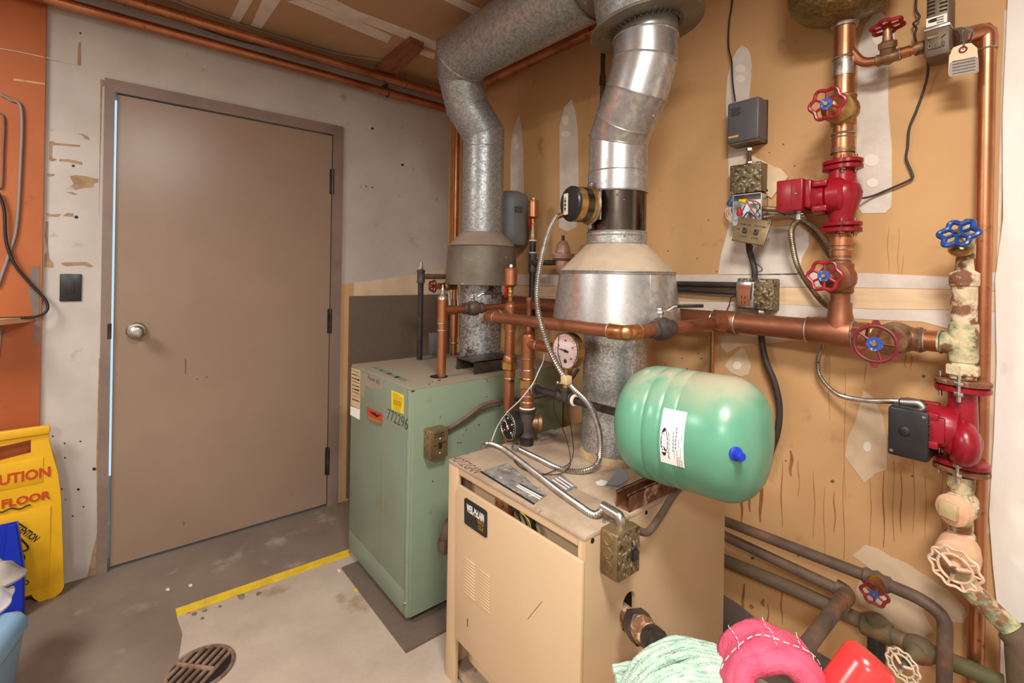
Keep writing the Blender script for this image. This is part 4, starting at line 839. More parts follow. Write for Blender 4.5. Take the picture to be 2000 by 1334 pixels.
# black gauge on the tee
def gauge(name, c, n, R, depth, label, dial, ring, needle, mark, start=-2.3):
    n = V(n).normalized(); c = V(c); t = thing(name, label, 'gauge', c)
    yy = (UP - n * UP.dot(n)).normalized(); xx = yy.cross(n).normalized()
    build('case', MB().lathe([(R * .9, -depth), (R, -depth + .004), (R, -.002)], c, n, 40), 'black_plastic' if dial == 'dial_black' else 'brass', t)
    dl = build('dial', MB().lathe([(R * .95, -.004), (R * .95, 0)], c, n, 40), dial, t)
    build('bezel', MB().torus(c, n, R * .98, R * .045, 48, 8), ring, t)
    for k in range(21):
        a = 2.3 - k * .23 + math.pi / 2; d = xx * math.cos(a) + yy * math.sin(a); e = yy * math.cos(a) - xx * math.sin(a)
        build('tick', MB().obox(c + d * R * .8 + n * .0006, (R * (.07 if k % 5 == 0 else .04), R * .012, .0005), (d, e, n)), mark, dl, smooth=False)
    for k, s in enumerate(('0', '20', '40', '60', '80')):
        a = 2.3 - k * 1.15 + math.pi / 2; d = xx * math.cos(a) + yy * math.sin(a)
        text(s, c + d * R * .58 + n * .0006, xx, yy, R * .13, mark, dl, 'numeral')
    a = needle; d = xx * math.cos(a) + yy * math.sin(a)
    e = d.cross(n)
    nd = MB().poly([c + n * .0022 - d * R * .25 + e * R * .06, c + n * .0022 - d * R * .25 - e * R * .06, c + n * .0022 + d * R * .75], n, .0008).lathe([(R * .08, 0), (R * .08, .003)], c + n * .001, n, 12)
    build('needle', nd, 'ink' if dial != 'dial_black' else 'label_white', dl, smooth=False)
    return t, dl, xx, yy
gc = B(992, 832, .615)
tg, dl, xx, yy = gauge('black_gauge', gc, (-.12, -1, 0), .048, .045, 'round black dial pressure gauge on side of black iron tee', 'dial_black', 'steel', 2.3, 'label_white')
build('red_needle', MB().obox(gc + V((0, -.003, 0)) + V((0, 0, -.006)), (.003, .0006, .012)), 'wire_red', dl, smooth=False)
build('gauge_stem', MB().cyl(gc + V((.0, .03, 0)), (SX, SY, gc.z), .010), 'iron', tg)
# black iron run to the expansion tank
KZ = B(1105, 777, SX and .56).z; 
ki = thing('black_iron_pipe', 'black iron pipe with white thread tape feeding the green tank', 'pipe', (1.5, SY, KZ))
kx = lambda px, py: B(px, py, .56).x
build('tube', MB().tube(fillet([(SX + .018, SY, KZ), (1.74, SY, KZ), (1.846, -.606, .917)], .05), .0125, 16), 'iron_black', ki)
tx_ = kx(1105, 775)
build('tee', MB().lathe([(.018, -.028), (.020, -.024), (.017, -.02), (.017, .02), (.020, .024), (.018, .028)], (tx_, SY, KZ), (1, 0, 0), 18).lathe([(.017, 0), (.017, .022), (.020, .024), (.020, .03)], (tx_, SY, KZ), UP, 18), 'iron', ki)
build('end_collar', MB().lathe([(.019, 0), (.019, .014)], (kx(1043, 757), SY, KZ), (1, 0, 0), 18), 'iron', ki)
for px, py in ((1045, 758), (1122, 781)): build('thread_tape', MB().torus((kx(px, py), SY, KZ), (1, 0, 0), .0135, .006, 18, 8), 'label_cream', ki)
# big white gauge
wg = V((tx_, SY - .005, zat(tx_, SY, 685))); R_ = .058
tg, dl, xx, yy = gauge('white_gauge', wg, (0.0, -1, 0), R_, .032, 'large round pale dial gauge with brass case below copper branch', 'dial_pink', 'brass', math.radians(172), 'ink_red')
build('logo', MB().lathe([(.007, 0), (.007, .0006)], wg - yy * .033 + V((0, -.0004, 0)), (0, -1, 0), 14), 'ink_grey', dl)
build('stem', MB().cyl((wg.x, SY, KZ + .025), (wg.x, SY, wg.z - R_ + .004), .006).hexn((wg.x, SY, KZ + .030), (wg.x, SY, KZ + .04), .012).hexn((wg.x, SY, KZ + .052), (wg.x, SY, KZ + .064), .011), 'brass', tg)
build('bleed_valve', MB().cyl((wg.x, SY, KZ + .046), (wg.x - .022, SY - .01, KZ + .046), .005).ball((wg.x - .024, SY - .011, KZ + .046), .007, n=10), 'chrome', tg)
# ---- expansion tank
TC = V((2.0, -.60, .905)); TR, TL = .143, .40
tdir = V((1, -.05, -.03)).normalized()
t0 = B(1203, 800, .58); tx0_ = 1.815; 
tk = thing('expansion_tank', 'dusty green steel expansion tank lying above tan boiler corner', 'tank', TC - V((0, 0, TR)))
tdir = V((.9889, .1486, .0065)).normalized(); LT = .357
T00 = V((1.854, -.606, .917))
prof = [(.0, .0), (.047, .003), (.089, .014), (.120, .034), (.136, .06), (TR - .001, .08), (TR, .09), (TR, .109), (TR - .003, .1135), (TR, .118), (TR + .002, .128), (TR + .002, .147), (TR, .152), (TR - .0015, .155), (TR, .158), (TR, .187), (TR - .0018, .190), (TR, .193), (TR, LT - .082), (TR - .003, LT - .066), (.132, LT - .046), (.116, LT - .027), (.090, LT - .012), (.05, LT - .003), (.0, LT)]
build('shell', MB().lathe(prof, T00, tdir, 56), 'tank_green', tk)
build('inlet', MB().cyl(T00 - tdir * .02, T00 + tdir * .004, .02), 'iron', tk)
uu_, vv_, ww_ = frame(tdir)
dn_ = uu_ * math.cos(math.radians(176)) + vv_ * math.sin(math.radians(176))
tip = T00 + tdir * (LT - .038) + dn_ * .123; tdn = (tdir * .75 + dn_ * .66).normalized()
vc = build('valve_cap', MB().lathe([(.014, 0), (.015, .005), (.012, .007), (.009, .008), (.009, .024), (.007, .027)], tip, tdn, 18), 'blue_plastic', tk)
uu_, vv_, ww_ = frame(tdir)
ca = CAM - (T00 + tdir * .2); ca = ca - tdir * ca.dot(tdir); a0 = math.pi
def tpt(a, h, r): return T00 + ww_ * h + (uu_ * math.cos(a) + vv_ * math.sin(a)) * r
# which way is up around the shell
up_s = 1 if tpt(a0 + .3, 0, 1).z > tpt(a0, 0, 1).z else -1
def lab_patch(name, h0, h1, a1, a2, mt, parent, r=TR + .0010, n=12, th=.0006):
    mb = MB(); vs = []; fs = []
    for i in range(n + 1):
        a = a0 + up_s * (a1 + (a2 - a1) * i / n)
        vs += [tpt(a, h0, r), tpt(a, h1, r)]
    fs = [(2 * i, 2 * i + 1, 2 * i + 3, 2 * i + 2) for i in range(n)]
    return build(name, mb.add(vs, fs), mt, parent)
lb = lab_patch('maker_label', .163, .218, -.33, .54, 'label_white', tk)
LS = -.013
for k, (h0, a1, a2, w_) in enumerate([(.183, -.22, .20, .0022), (.188, -.24, .18, .0016), (.203, -.1, .22, .0025), (.208, -.2, .1, .0016), (.214, -.05, .3, .003), (.219, -.34, -.05, .002), (.226, -.36, -.15, .002), (.226, -.02, .12, .002), (.233, -.37, .0, .0014), (.238, -.36, -.2, .0014), (.236, .1, .2, .0016)]):
    for j in range(6):
        s = a1 + (a2 - a1) * j / 6; lab_patch('print_line', .163 + (h0 - .150) * .57, .163 + (h0 - .150 + w_) * .57, s, s + (a2 - a1) / 6 * .72, 'ink', lb, r=TR + .0016, n=2)
# oval PRO mark, lettering climbing round the shell
mb = MB(); vs = []; n = 24
for i in range(n):
    t_ = 2 * math.pi * i / n; vs.append(tpt(a0 + up_s * (.02 + .22 * math.cos(t_)), .173 + .0078 * math.sin(t_), TR + .0018))
build('logo_oval', mb.add(vs, [tuple(range(n))]), 'ink', lb, smooth=False)
am = a0 + up_s * .02; nrm = (tpt(am, 0, 1) - T00).normalized(); upd = (tpt(am + up_s * .05, 0, TR) - tpt(am, 0, TR)).normalized()
text('PRO', tpt(am, .173, TR + .0024), upd, -ww_ if upd.cross(-ww_).dot(nrm) > 0 else ww_, .0105, 'label_white', lb, width=.044, th=.0008)
# ================================================================== upper right: riser, valves, pump
rx, ryy = RXY; z_ = lambda py: zat(rx, ryy, py); UR = .026
def vcyl(py0, py1, r, x=rx, y=ryy): return MB().tube([(x, y, zat(x, y, py0)), (x, y, zat(x, y, py1))], r, 22)
up = thing('upper_copper_riser', 'fat copper riser between air separator and upper red pump', 'pipe', (rx, ryy, z_(312)))
build('tube', vcyl(312, 44, UR), 'copper', up)
build('solder_band', MB().lathe([(UR * 1.06, z_(150)), (UR * 1.09, z_(146)), (UR * 1.09, z_(122)), (UR * 1.04, z_(118))], (rx, ryy, 0), UP, 22), 'solder', up)
build('coupling', vcyl(300, 266, UR * 1.1), 'copper', up)
build('union_ring', vcyl(300, 290, UR * 1.16), 'bronze', up)
for py in (114, 262, 270): build('solder_ring', MB().torus((rx, ryy, z_(py)), UP, UR * 1.05, .003, 22, 6), 'solder', up)
def gate_valve(name, zc, x, y, wpt, label, R, wmt, body_r=.04, half=.042, mt='bronze', plate='blue_plate', lobes=6, amp=.1, wheel_fn=wheel, tilt=None, **kw):
    c = V((x, y, zc)); wpt = V(wpt); d = (wpt - c).normalized()
    t = thing(name, label, 'valve', c)
    build('body', MB().lathe([(UR * 1.12, -half), (UR * 1.25, -half + .004), (UR * 1.2, -half + .016), (body_r * .95, -.014), (body_r, 0), (body_r * .95, .014), (UR * 1.2, half - .016), (UR * 1.25, half - .004), (UR * 1.12, half)], c, UP, 24), mt, t)
    L = (wpt - c).length
    build('bonnet', MB().lathe([(body_r * .92, 0), (body_r * .95, L * .32), (body_r * .98, L * .34), (body_r * .98, L * .42), (body_r * .6, L * .5), (body_r * .38, L * .62), (body_r * .38, L * .8), (.006, L * .82), (.006, L)], c, d, 22), mt, t)
    wheel_fn(wpt, tilt or d, R, wmt, t, **({} if wheel_fn is fins_wheel else dict(plate=plate, lobes=lobes, amp=amp, **kw)))
    return t
gate_valve('upper_gate_valve', z_(216), rx, ryy, X(1615, 203, rx), 'brass gate valve with clean red scalloped wheel above upper red pump', .038, 'red_wheel', mt='brass')
# pump
def flange(zc, x, y, mt, parent, th=.014, a=.048, b=.036, rot=0.0, bolts='steel', L=.03, sgn=1):
    mb = MB(); n = 28; u = V((math.cos(rot), math.sin(rot), 0)); v = V((-u.y, u.x, 0)); rs = []
    for h, k in ((0, .94), (.002, 1), (th - .002, 1), (th, .94)):
        rs.append([V((x, y, zc + h)) + u * (a * k * math.copysign(abs(math.cos(q)) ** .75, math.cos(q))) + v * (b * k * math.copysign(abs(math.sin(q)) ** .9, math.sin(q))) for q in [2 * math.pi * i / n for i in range(n)]])
    f = build('flange', mb.rings(rs), mt, parent)
    return f
def bolt(p, parent, mt='steel', L=.045, up_=1):
    p = V(p); build('bolt', MB().cyl(p + V((0, 0, -L * .5)), p + V((0, 0, L * .5)), .0042, 10).hexn(p + V((0, 0, .007)), p + V((0, 0, .016)), .0095).hexn(p + V((0, 0, -.018)), p + V((0, 0, -.008)), .0095), mt, parent)
pu = thing('upper_circulator_pump', 'glossy red circulator pump with red terminal box on upper riser', 'pump', (rx, ryy, z_(455)))
zT, zB = z_(322), z_(447)
flange(zT, rx, ryy, 'red_paint', pu, .013, .050, .04, rot=-.35); flange(zT - .016, rx, ryy, 'red_paint', pu, .014, .050, .04, rot=-.35)
flange(zB + .006, rx, ryy, 'red_paint', pu, .013, .050, .04, rot=-.35); flange(zB - .011, rx, ryy, 'red_paint', pu, .014, .050, .04, rot=-.35)
for s in (-1, 1):
    o = V((math.cos(-.35), math.sin(-.35), 0)) * .038 * s
    ob = V((math.cos(-1.3), math.sin(-1.3), 0)) * .034
    for zz in (zT - .002, zB + .002): bolt(V((rx, ryy, zz)) + (o if s > 0 else ob), pu, 'bronze', .05)
zm = (zT + zB) / 2
build('volute', MB().lathe([(.030, zB), (.028, zB + .02), (.034, zB + .045), (.045, zm - .012), (.049, zm + .01), (.044, zm + .03), (.034, zT - .05), (.032, zT)], (rx, ryy, 0), UP, 28).lathe([(.05, -.02), (.058, -.01), (.058, .02), (.05, .03)], (rx - .005, ryy, zm + .004), (-1, 0, 0), 28), 'red_paint', pu)
mxa, mxb = B(1588, 385, .13).x, rx - .03
mh = build('motor_housing', MB().lathe([(.047, 0), (.050, .004), (.050, mxb - mxa)], (mxa, ryy - .012, zm), (1, 0, 0), 30).obox(((mxa + mxb) / 2 + .01, ryy - .055, zm + .035), (.018, .012, .008), b=.003).obox(((mxa + mxb) / 2 + .01, ryy - .055, zm - .035), (.018, .012, .008), b=.003), 'red_paint', pu)
bxa, bxb = B(1521, 385, .15).x, B(1572, 385, .15).x
ztb, zbb = B(1545, 350, .17).z, B(1545, 411, .17).z
bxp = build('terminal_box', MB().box((bxa, -.17, zbb), (bxb, -.055, ztb), .004, 2), 'red_paint', pu)
build('box_collar', MB().box((bxb, -.16, zbb + .006), (mxa + .004, -.06, ztb - .004), .006, 2), 'red_paint', pu)
sx_ = B(1546, 380, .17).x; build('cover_seam', MB().box((sx_ - .001, -.1716, zbb + .004), (sx_ + .001, -.169, ztb - .004)), 'red_wheel_dull', bxp, smooth=False)
build('cover_screw', MB().lathe([(.004, 0), (.002, .003)], (sx_ + .012, -.170, (ztb + zbb) / 2 + .002), (0, -1, 0), 10), 'steel', bxp)
cc = V(((bxa + bxb) / 2 + .012, -.125, zbb))
build('cable_connector', MB().cyl(cc, cc - V((0, 0, .024)), .013).hexn(cc - V((0, 0, .004)), cc - V((0, 0, .010)), .016).cyl(cc + V((.012, -.008, -.016)), cc + V((.024, -.012, -.016)), .007), 'steel', pu)
# below the pump
lo_ = thing('lower_copper_riser', 'copper pipe between upper red pump and copper header tee', 'pipe', (rx, ryy, HZ + .05))
build('tube', vcyl(612, 458, .0245), 'copper_dull', lo_)
build('thread_adapter', vcyl(480, 464, .0275), 'copper', lo_); build('coupling', vcyl(500, 482, .0265), 'copper', lo_)
for py in (488, 507, 573, 600): build('solder_ring', MB().torus((rx, ryy, z_(py)), UP, .0255, .0028, 22, 6), 'solder', lo_)
gate_valve('lower_gate_valve', z_(543), rx, ryy, X(1610, 539, rx), 'dull brass gate valve with red scalloped wheel below upper red pump', .037, 'red_wheel', mt='copper_dull')
# air separator
sb = z_(46)
asep = thing('air_separator', 'speckled bronze air separator tank above the copper riser', 'tank', (rx, ryy, sb))
build('bowl', MB().lathe([(.030, sb - .004), (.06, sb + .004), (.10, sb + .022), (.124, sb + .05), (.130, sb + .085), (.130, sb + .24), (.1, sb + .29), (.03, sb + .31)], (rx, ryy - .035, 0), UP, 48), 'separator', asep)
build('bowl_rim', MB().torus((rx, ryy - .035, sb + .072), UP, .129, .0025, 48, 6), 'copper_dull', asep)
build('outlet_neck', MB().lathe([(.031, sb - .012), (.034, sb), (.036, sb + .012)], (rx, ryy, 0), UP, 22), 'solder', asep)
# small branch with red wheel, flow switch and copper drop
o_ = .10
bp = [B(1668, 128, .10), B(1690, 128, o_), B(1718, 117, o_), B(1760, 104, o_), B(1803, 93, o_)]
sb_ = thing('small_copper_branch', 'thin copper branch leaving the riser below air separator', 'pipe', bp[0])
build('tube', MB().tube([bp[2], bp[3], bp[4]], .0115, 14), 'copper', sb_)
build('elbow', MB().tube(fillet([B(1662, 100, .10), B(1684, 124, .10), B(1720, 118, .10)], .03), .0125, 14), 'copper', sb_)
build('coupling', MB().tube([B(1762, 104, o_), B(1778, 99, o_)], .0145, 14), 'copper', sb_); build('coupling', MB().tube([B(1786, 97, o_), B(1806, 91, o_)], .0165, 14), 'bronze', sb_)
build('solder_ring', MB().torus(B(1758, 105, o_), B(1780, 99, o_) - B(1758, 105, o_), .0135, .003, 16, 6), 'solder', sb_)
vc_ = B(1734, 113, o_); wc = B(1733, 52, .125)
sv = thing('small_gate_valve', 'small brass valve with flat red wheel on thin copper branch', 'valve', vc_)
d = (bp[3] - bp[2]).normalized()
build('body', MB().lathe([(.013, -.026), (.016, -.024), (.015, -.012), (.019, 0), (.015, .012), (.016, .024), (.013, .026)], vc_, d, 18), 'bronze', sv)
dw = (wc - vc_).normalized(); Lw = (wc - vc_).length
build('bonnet', MB().lathe([(.016, 0), (.018, Lw * .3), (.021, Lw * .32), (.021, Lw * .5), (.012, Lw * .56), (.010, Lw * .85), (.005, Lw)], vc_, dw, 16), 'bronze', sv)
wheel(wc, (-.12, .12, 1), .032, 'red_wheel', sv, plate=None, lobes=6, amp=.12, spokes=6, tube=.005)
fs = thing('flow_switch', 'brown cast control with slotted cap and cream label strip', 'control', B(1833, 105, .1))
xa, xb = B(1806, 75, .13).x, B(1857, 70, .13).x; za, zb2, zc2, zd = B(1833, 108, .14).z, B(1833, 52, .14).z, B(1833, 30, .14).z, B(1833, -20, .14).z
build('cast_body', MB().box((xa, -.14, za), (xb, -.06, zb2), .006, 2), 'cast_brown', fs)
build('cast_relief', MB().box((xa + .012, -.1425, za + .018), (xb - .014, -.139, zb2 - .016), .002), 'cast_brown', fs)
text('OTS-10', ((xa + xb) / 2, -.1428, za + .026), fx, fz, .013, 'box_brass', fs, width=(xb - xa) * .66, th=.002)
zc3 = (za + zb2) / 2 + .012; xm_ = (xa + xb) / 2
build('flow_arrow', MB().poly([(xm_ - .017, -.1425, zc3 - .003), (xm_ + .004, -.1425, zc3 - .003), (xm_ + .004, -.1425, zc3 - .009), (xm_ + .018, -.1425, zc3), (xm_ + .004, -.1425, zc3 + .009), (xm_ + .004, -.1425, zc3 + .003), (xm_ - .017, -.1425, zc3 + .003)], (0, -1, 0), .002), 'box_brass', fs, smooth=False)
cpn = build('cap', MB().box((xa + .003, -.138, zb2), (xb - .002, -.055, zd), .008, 2), 'cast_brown', fs)
build('trim_strip', MB().box((xa, -.141, zb2 - .003), (xb, -.08, zb2 + .004), .001), 'steel', fs)
lbs = build('label_strip', MB().box((xa + .004, -.1395, zb2 + .006), (xb - .006, -.1375, zc2)), 'label_cream', cpn, smooth=False)
build('print_block', MB().box((xa + .008, -.1402, zc2 - .012), (xa + .024, -.1394, zc2 - .005)), 'ink', lbs, smooth=False)
for k in range(3): build('print_line', MB().box((xa + .012 + .012 * (k == 0), -.1402, zb2 + .009 + k * .006), (xb - .012, -.1394, zb2 + .0115 + k * .006)), 'ink_grey', lbs, smooth=False)
for k in range(8):
    for s in (0, 1):
        cw = xb - xa; xx0 = xa + cw * (.12 + .46 * s); build('slot', MB().box((xx0, -.1390, zc2 + .008 + k * .0095), (xx0 + cw * .30, -.1372, zc2 + .0115 + k * .0095)), 'hole', cpn, smooth=False)
cdn = [B(1860, 76, o_), B(1925, 55, o_), B(1905, 1340, .085)]
cdn = [B(1858, 77, .09), B(1929, 58, .034), V((B(1916, 640, .034).x, -.034, .25))]
cdp = pipe('tall_copper_drop', cdn, .0165, 'copper', 'tall copper pipe dropping down beside white wall edge', elb=.032, n=20)
build('coupling', MB().tube([B(1858, 77, .09), B(1874, 72, .075)], .023, 18), 'cast_brown', cdp); build('coupling', MB().tube([B(1872, 72, .076), B(1886, 68, .066)], .019, 18), 'solder', cdp)
# paper tag
tgp = [(1878, 87), (1897, 84), (1909, 94), (1912, 140), (1908, 142), (1855, 150), (1852, 145), (1854, 106), (1862, 93)]
pt = thing('paper_tag', 'manila paper tag wired to copper pipe beside brown control', 'tag', B(1880, 150, .12))
tgm = build('card', MB().poly([B(a, b, .12) for a, b in tgp], (0, -1, 0), .0008), 'paper', pt, smooth=False)
build('grey_panel', MB().poly([B(a, b, .1210) for a, b in [(1855, 124), (1862, 119), (1911, 111), (1912, 140), (1908, 142), (1855, 150), (1852, 145)]], (0, -1, 0), .0006), 'tag_grey', tgm, smooth=False)
ey = B(1881, 97, .121); build('eyelet', MB().torus(ey, (0, -1, 0), .0065, .002, 20, 6), 'red_wheel_dull', tgm)
for k in range(5): build('print_line', MB().poly([B(a, b + k * 6, .1218) for a, b in [(1860, 120), (1905, 111), (1905, 112.5), (1860, 121.5)]], (0, -1, 0), .0004), 'ink_grey', tgm, smooth=False)
build('wire_tie', MB().tube(spline([ey + V((0, .0, .0)), B(1881, 84, .12), B(1879, 62, .115), B(1884, 62, .115), B(1884, 84, .12), ey]), .0012, 6), 'steel', pt)
cable('flow_switch_cable', [B(1790, -10, .02), B(1789, 18, .02), B(1796, 34, .02), B(1784, 46, .02), B(1790, 56, .03), B(1786, 68, .03), B(1790, 84, .04)], .0028, 'cable_dark', 'thin dark cable dropping to brown control from ceiling')
cable('pump_sensor_cable', [B(1810, 104, .06), B(1813, 135, .03), B(1806, 170, .02), B(1790, 215, .015), B(1776, 250, .012), B(1773, 285, .012), B(1770, 310, .012), B(1781, 338, .012), B(1779, 350, .012), B(1740, 368, .012), B(1700, 384, .014), B(1668, 389, .05)], .003, 'cable_dark', 'thin dark cable hanging from brown control to upper red pump')
# ================================================================== header end: spiked wheel valve, corroded column
CX, CY = 2.466, -.11; c_ = lambda py: zat(CX, CY, py)
hv = thing('header_gate_valve', 'old brass valve with red spiked wheel at header end', 'valve', (2.335, HY, HZ))
build('body', MB().lathe([(.030, -.055), (.033, -.05), (.030, -.036), (.040, -.012), (.042, 0), (.040, .012), (.030, .036), (.033, .05), (.030, .055)], (2.335, HY, HZ), (1, 0, 0), 24), 'bronze', hv)
wpt = X(1709, 663, 2.335); d = V((0, -1, 0)); wpt = V((2.335, wpt.y, HZ)); Lw = HY - wpt.y
build('bonnet', MB().lathe([(.038, 0), (.040, Lw * .3), (.040, Lw * .42), (.022, Lw * .5), (.014, Lw * .65), (.007, Lw)], (2.335, HY, HZ), d, 20), 'bronze', hv)
h = wheel(wpt, d, .042, 'red_wheel_dull', hv, amp=0, spokes=5, tube=.0045)
uu2, vv2, ww2 = frame(d)
for k in range(6):
    a = 2 * math.pi * k / 6 + .5; dd = uu2 * math.cos(a) + vv2 * math.sin(a); ee = uu2 * -math.sin(a) + vv2 * math.cos(a)
    mb = MB().poly([wpt + dd * .042 + ee * .011 - ww2 * .003, wpt + dd * .056 + ee * .005 - ww2 * .003, wpt + dd * .056 - ee * .005 - ww2 * .003, wpt + dd * .042 - ee * .011 - ww2 * .003], ww2, .006)
    build('wheel_spike', mb, 'red_wheel_dull', h)
nip = thing('copper_nipple', 'short copper nipple between spiked wheel valve and corroded tee', 'pipe', (2.40, HY, HZ))
build('tube', MB().tube([(2.385, HY, HZ), (2.44, HY - .004, HZ)], .0265, 20), 'copper', nip); build('solder_ring', MB().torus((2.392, HY, HZ), (1, 0, 0), .027, .003, 20, 6).torus((2.425, HY - .003, HZ), (1, 0, 0), .027, .003, 20, 6), 'solder', nip)
cl = thing('corroded_column', 'paint crusted vertical pipe column above lower red pump', 'pipe', (CX, CY, c_(752)))
build('tube', MB().tube([(CX, CY, c_(740)), (CX, CY, c_(556))], .0245, 22), 'corroded', cl)
build('top_fitting', MB().lathe([(.027, c_(558)), (.028, c_(555)), (.028, c_(534)), (.018, c_(528)), (.016, c_(505)), (.014, c_(498))], (CX, CY, 0), UP, 22), 'corroded', cl)
build('tee_body', MB().lathe([(.027, c_(706)), (.028, c_(700)), (.028, c_(638)), (.027, c_(632))], (CX, CY, 0), UP, 22).lathe([(.030, 0), (.026, .03), (.026, .045)], (CX, CY, HZ), (-1, 0.1, 0), 20), 'corroded_green', cl)
build('nut', MB().hexn((CX, CY, c_(732)), (CX, CY, c_(712)), .033), 'corroded', cl)
fc = thing('blue_faucet_valve', 'small brass drain cock with bright blue wheel topping corroded column', 'valve', (CX, CY, c_(500)))
fb_ = B(1877, 488, .15); fw = B(1872, 456, .17)
build('bonnet', MB().lathe([(.012, -.012), (.020, -.008), (.024, 0), (.023, .006), (.012, .014), (.006, .03)], fb_, (fw - fb_), 20), 'brass', fc)
build('body', MB().tube([(CX, CY, c_(505)), (CX, CY, c_(486)), fb_], .013, 14).lathe([(.013, c_(505)), (.014, c_(470)), (.010, c_(440))], (CX + .006, CY, 0), UP, 16), 'corroded', fc)
hw = wheel(fw, (fw - fb_) + V((-.012, -.04, 0)), .032, 'blue_wheel', fc, lobes=6, amp=.16, spokes=6, plate=None, tube=.0062)
build('packing_nut', MB().hexn((CX + .006, CY, c_(440)), (CX + .006, CY, c_(428)), .009), 'steel', fc)
# lower pump
lp = thing('lower_circulator_pump', 'red cast circulator pump with black terminal box on corroded column', 'pump', (CX, CY, c_(915)))
zT, zB = c_(758), c_(905); 
rot_ = -.15
flange(zT - .008, CX, CY, 'red_paint', lp, .014, .052, .040, rot_); f2 = flange(zT + .008, CX, CY, 'rust', lp, .012, .052, .042, rot_)
flange(zB - .004, CX, CY, 'red_paint', lp, .014, .052, .040, rot_); flange(zB - .020, CX, CY, 'rust', lp, .012, .052, .042, rot_)
build('volute', MB().lathe([(.026, zB), (.026, zB + .03), (.03, (zT + zB) / 2), (.028, zT - .04), (.026, zT)], (CX, CY, 0), UP, 26), 'red_paint', lp)
zm = c_(835); vcn = V((CX + .01, CY - .02, c_(855)))
build('volute_shell', MB().torus(vcn + V((-.005, -.012, -.005)), (1, 0.35, 0), .03, .026, 28, 12).ball(vcn + V((-.01, -.01, 0)), .042, n=18), 'red_paint', lp)
mx0, mx1 = B(1812, 840, .14).x, CX
build('motor_housing', MB().lathe([(.048, 0), (.050, .004), (.050, (mx1 - mx0) - .02), (.042, mx1 - mx0)], (mx0, CY - .03, zm), (1, 0, 0), 30).obox((mx1 - .05, CY - .075, zm + .03), (.02, .01, .009), b=.003).obox((mx1 - .05, CY - .075, zm - .036), (.02, .01, .009), b=.003).obox(((mx0 + mx1) / 2 - .02, CY - .075, zm), (.03, .008, .030), b=.004), 'red_paint', lp)
text('CAST', (mx1 - .045, CY - .0862, zm - .004), (0, 0, 1), (-1, 0, 0), .010, 'red_wheel_dull', lp, width=.04)
ba, bb = B(1733, 850, .20).x, B(1814, 850, .20).x; zt3, zb3 = B(1775, 800, .20).z, B(1775, 897, .20).z
bb_ = build('terminal_box', MB().box((ba, -.20, zb3), (bb, -.10, zt3), .006, 2), 'black_plastic', lp)
build('thumb_recess', MB().ball(V(((ba + bb) / 2 - .006, -.199, (zt3 + zb3) / 2 + .004)), .013, (1, .3, 1), 14), 'rubber', bb_)
for (a, b) in ((bb - .010, zt3 - .012), (ba + .008, zb3 + .012)): build('cover_screw', MB().lathe([(.0045, 0), (.003, .002)], (a, -.2, b), (0, -1, 0), 12), 'chrome', bb_)
build('red_backplate', MB().box((ba + .012, -.105, zb3 + .006), (bb + .004, -.085, zt3 + .008), .004), 'red_paint', lp)
for zz in (zT + .004, zB - .006):
    for q in (rot_ - .9 - .55, rot_ + math.pi): bolt(V((CX + math.cos(q) * .042, CY + math.sin(q) * .042, zz)), lp, 'chrome', .062)
# below the lower pump
bl = thing('check_valve', 'green and cream crusted check valve with square cap under lower pump', 'valve', (CX, CY, c_(1035)))
build('neck', MB().lathe([(.022, c_(1042)), (.024, c_(1030)), (.024, c_(960)), (.026, c_(945)), (.026, c_(928))], (CX, CY, 0), UP, 22), 'corroded_green', bl)
cb = V((CX - .004, CY - .03, c_(990)))
build('body', MB().ball((CX, CY, c_(985)), .036, (1, 1, 1.1), 18), 'corroded', bl)
build('cap', MB().lathe([(.036, 0), (.036, .014), (.032, .017)], cb, (-.45, -.9, .05), 24), 'pink_scale', bl)
dcap = V((-.45, -.9, .05)).normalized(); u3, v3, w3 = frame(dcap); build('square_head', MB().obox(cb + w3 * .022, (.018, .018, .007), (u3, v3, w3), b=.002), 'label_tan', bl)
gw = B(1865, 1110, .20)
gv = thing('scaled_gate_valve', 'pale crusted gate valve with open web pinkish wheel', 'valve', (CX, CY, c_(1100)))
gc_ = V((CX, CY, c_(1065)))
build('body', MB().lathe([(.024, -.05), (.028, -.046), (.030, -.02), (.034, 0), (.030, .02), (.028, .03), (.024, .036)], gc_, UP, 22), 'corroded', gv)
dgw = (gw - gc_).normalized(); Lg = (gw - gc_).length
build('bonnet', MB().lathe([(.038, 0), (.042, Lg * .3), (.042, Lg * .5), (.03, Lg * .6), (.014, Lg * .7), (.008, Lg)], gc_ + V((0, -.005, 0)), dgw, 22), 'pink_scale', gv)
fins_wheel(gw, dgw + V((-.3, -.4, 0.05)), .046, 'wheel_pink', gv, 10)
dg_ = [V((CX, CY, c_(1110))), B(1893, 1150, .11), B(1950, 1205, .12), B(1992, 1245, .13), B(2004, 1345, .13)]
dp = thing('diagonal_pipe', 'green crusted pipe slanting down from pale gate valve to corner', 'pipe', dg_[-1])
build('tube', MB().tube(fillet(dg_[:4], .04), .0225, 20), 'corroded_green', dp)
build('elbow', MB().tube(fillet([B(1975, 1230, .128), B(1998, 1255, .13), B(2004, 1345, .13)], .03), .031, 20), 'pipe_mossy', dp)
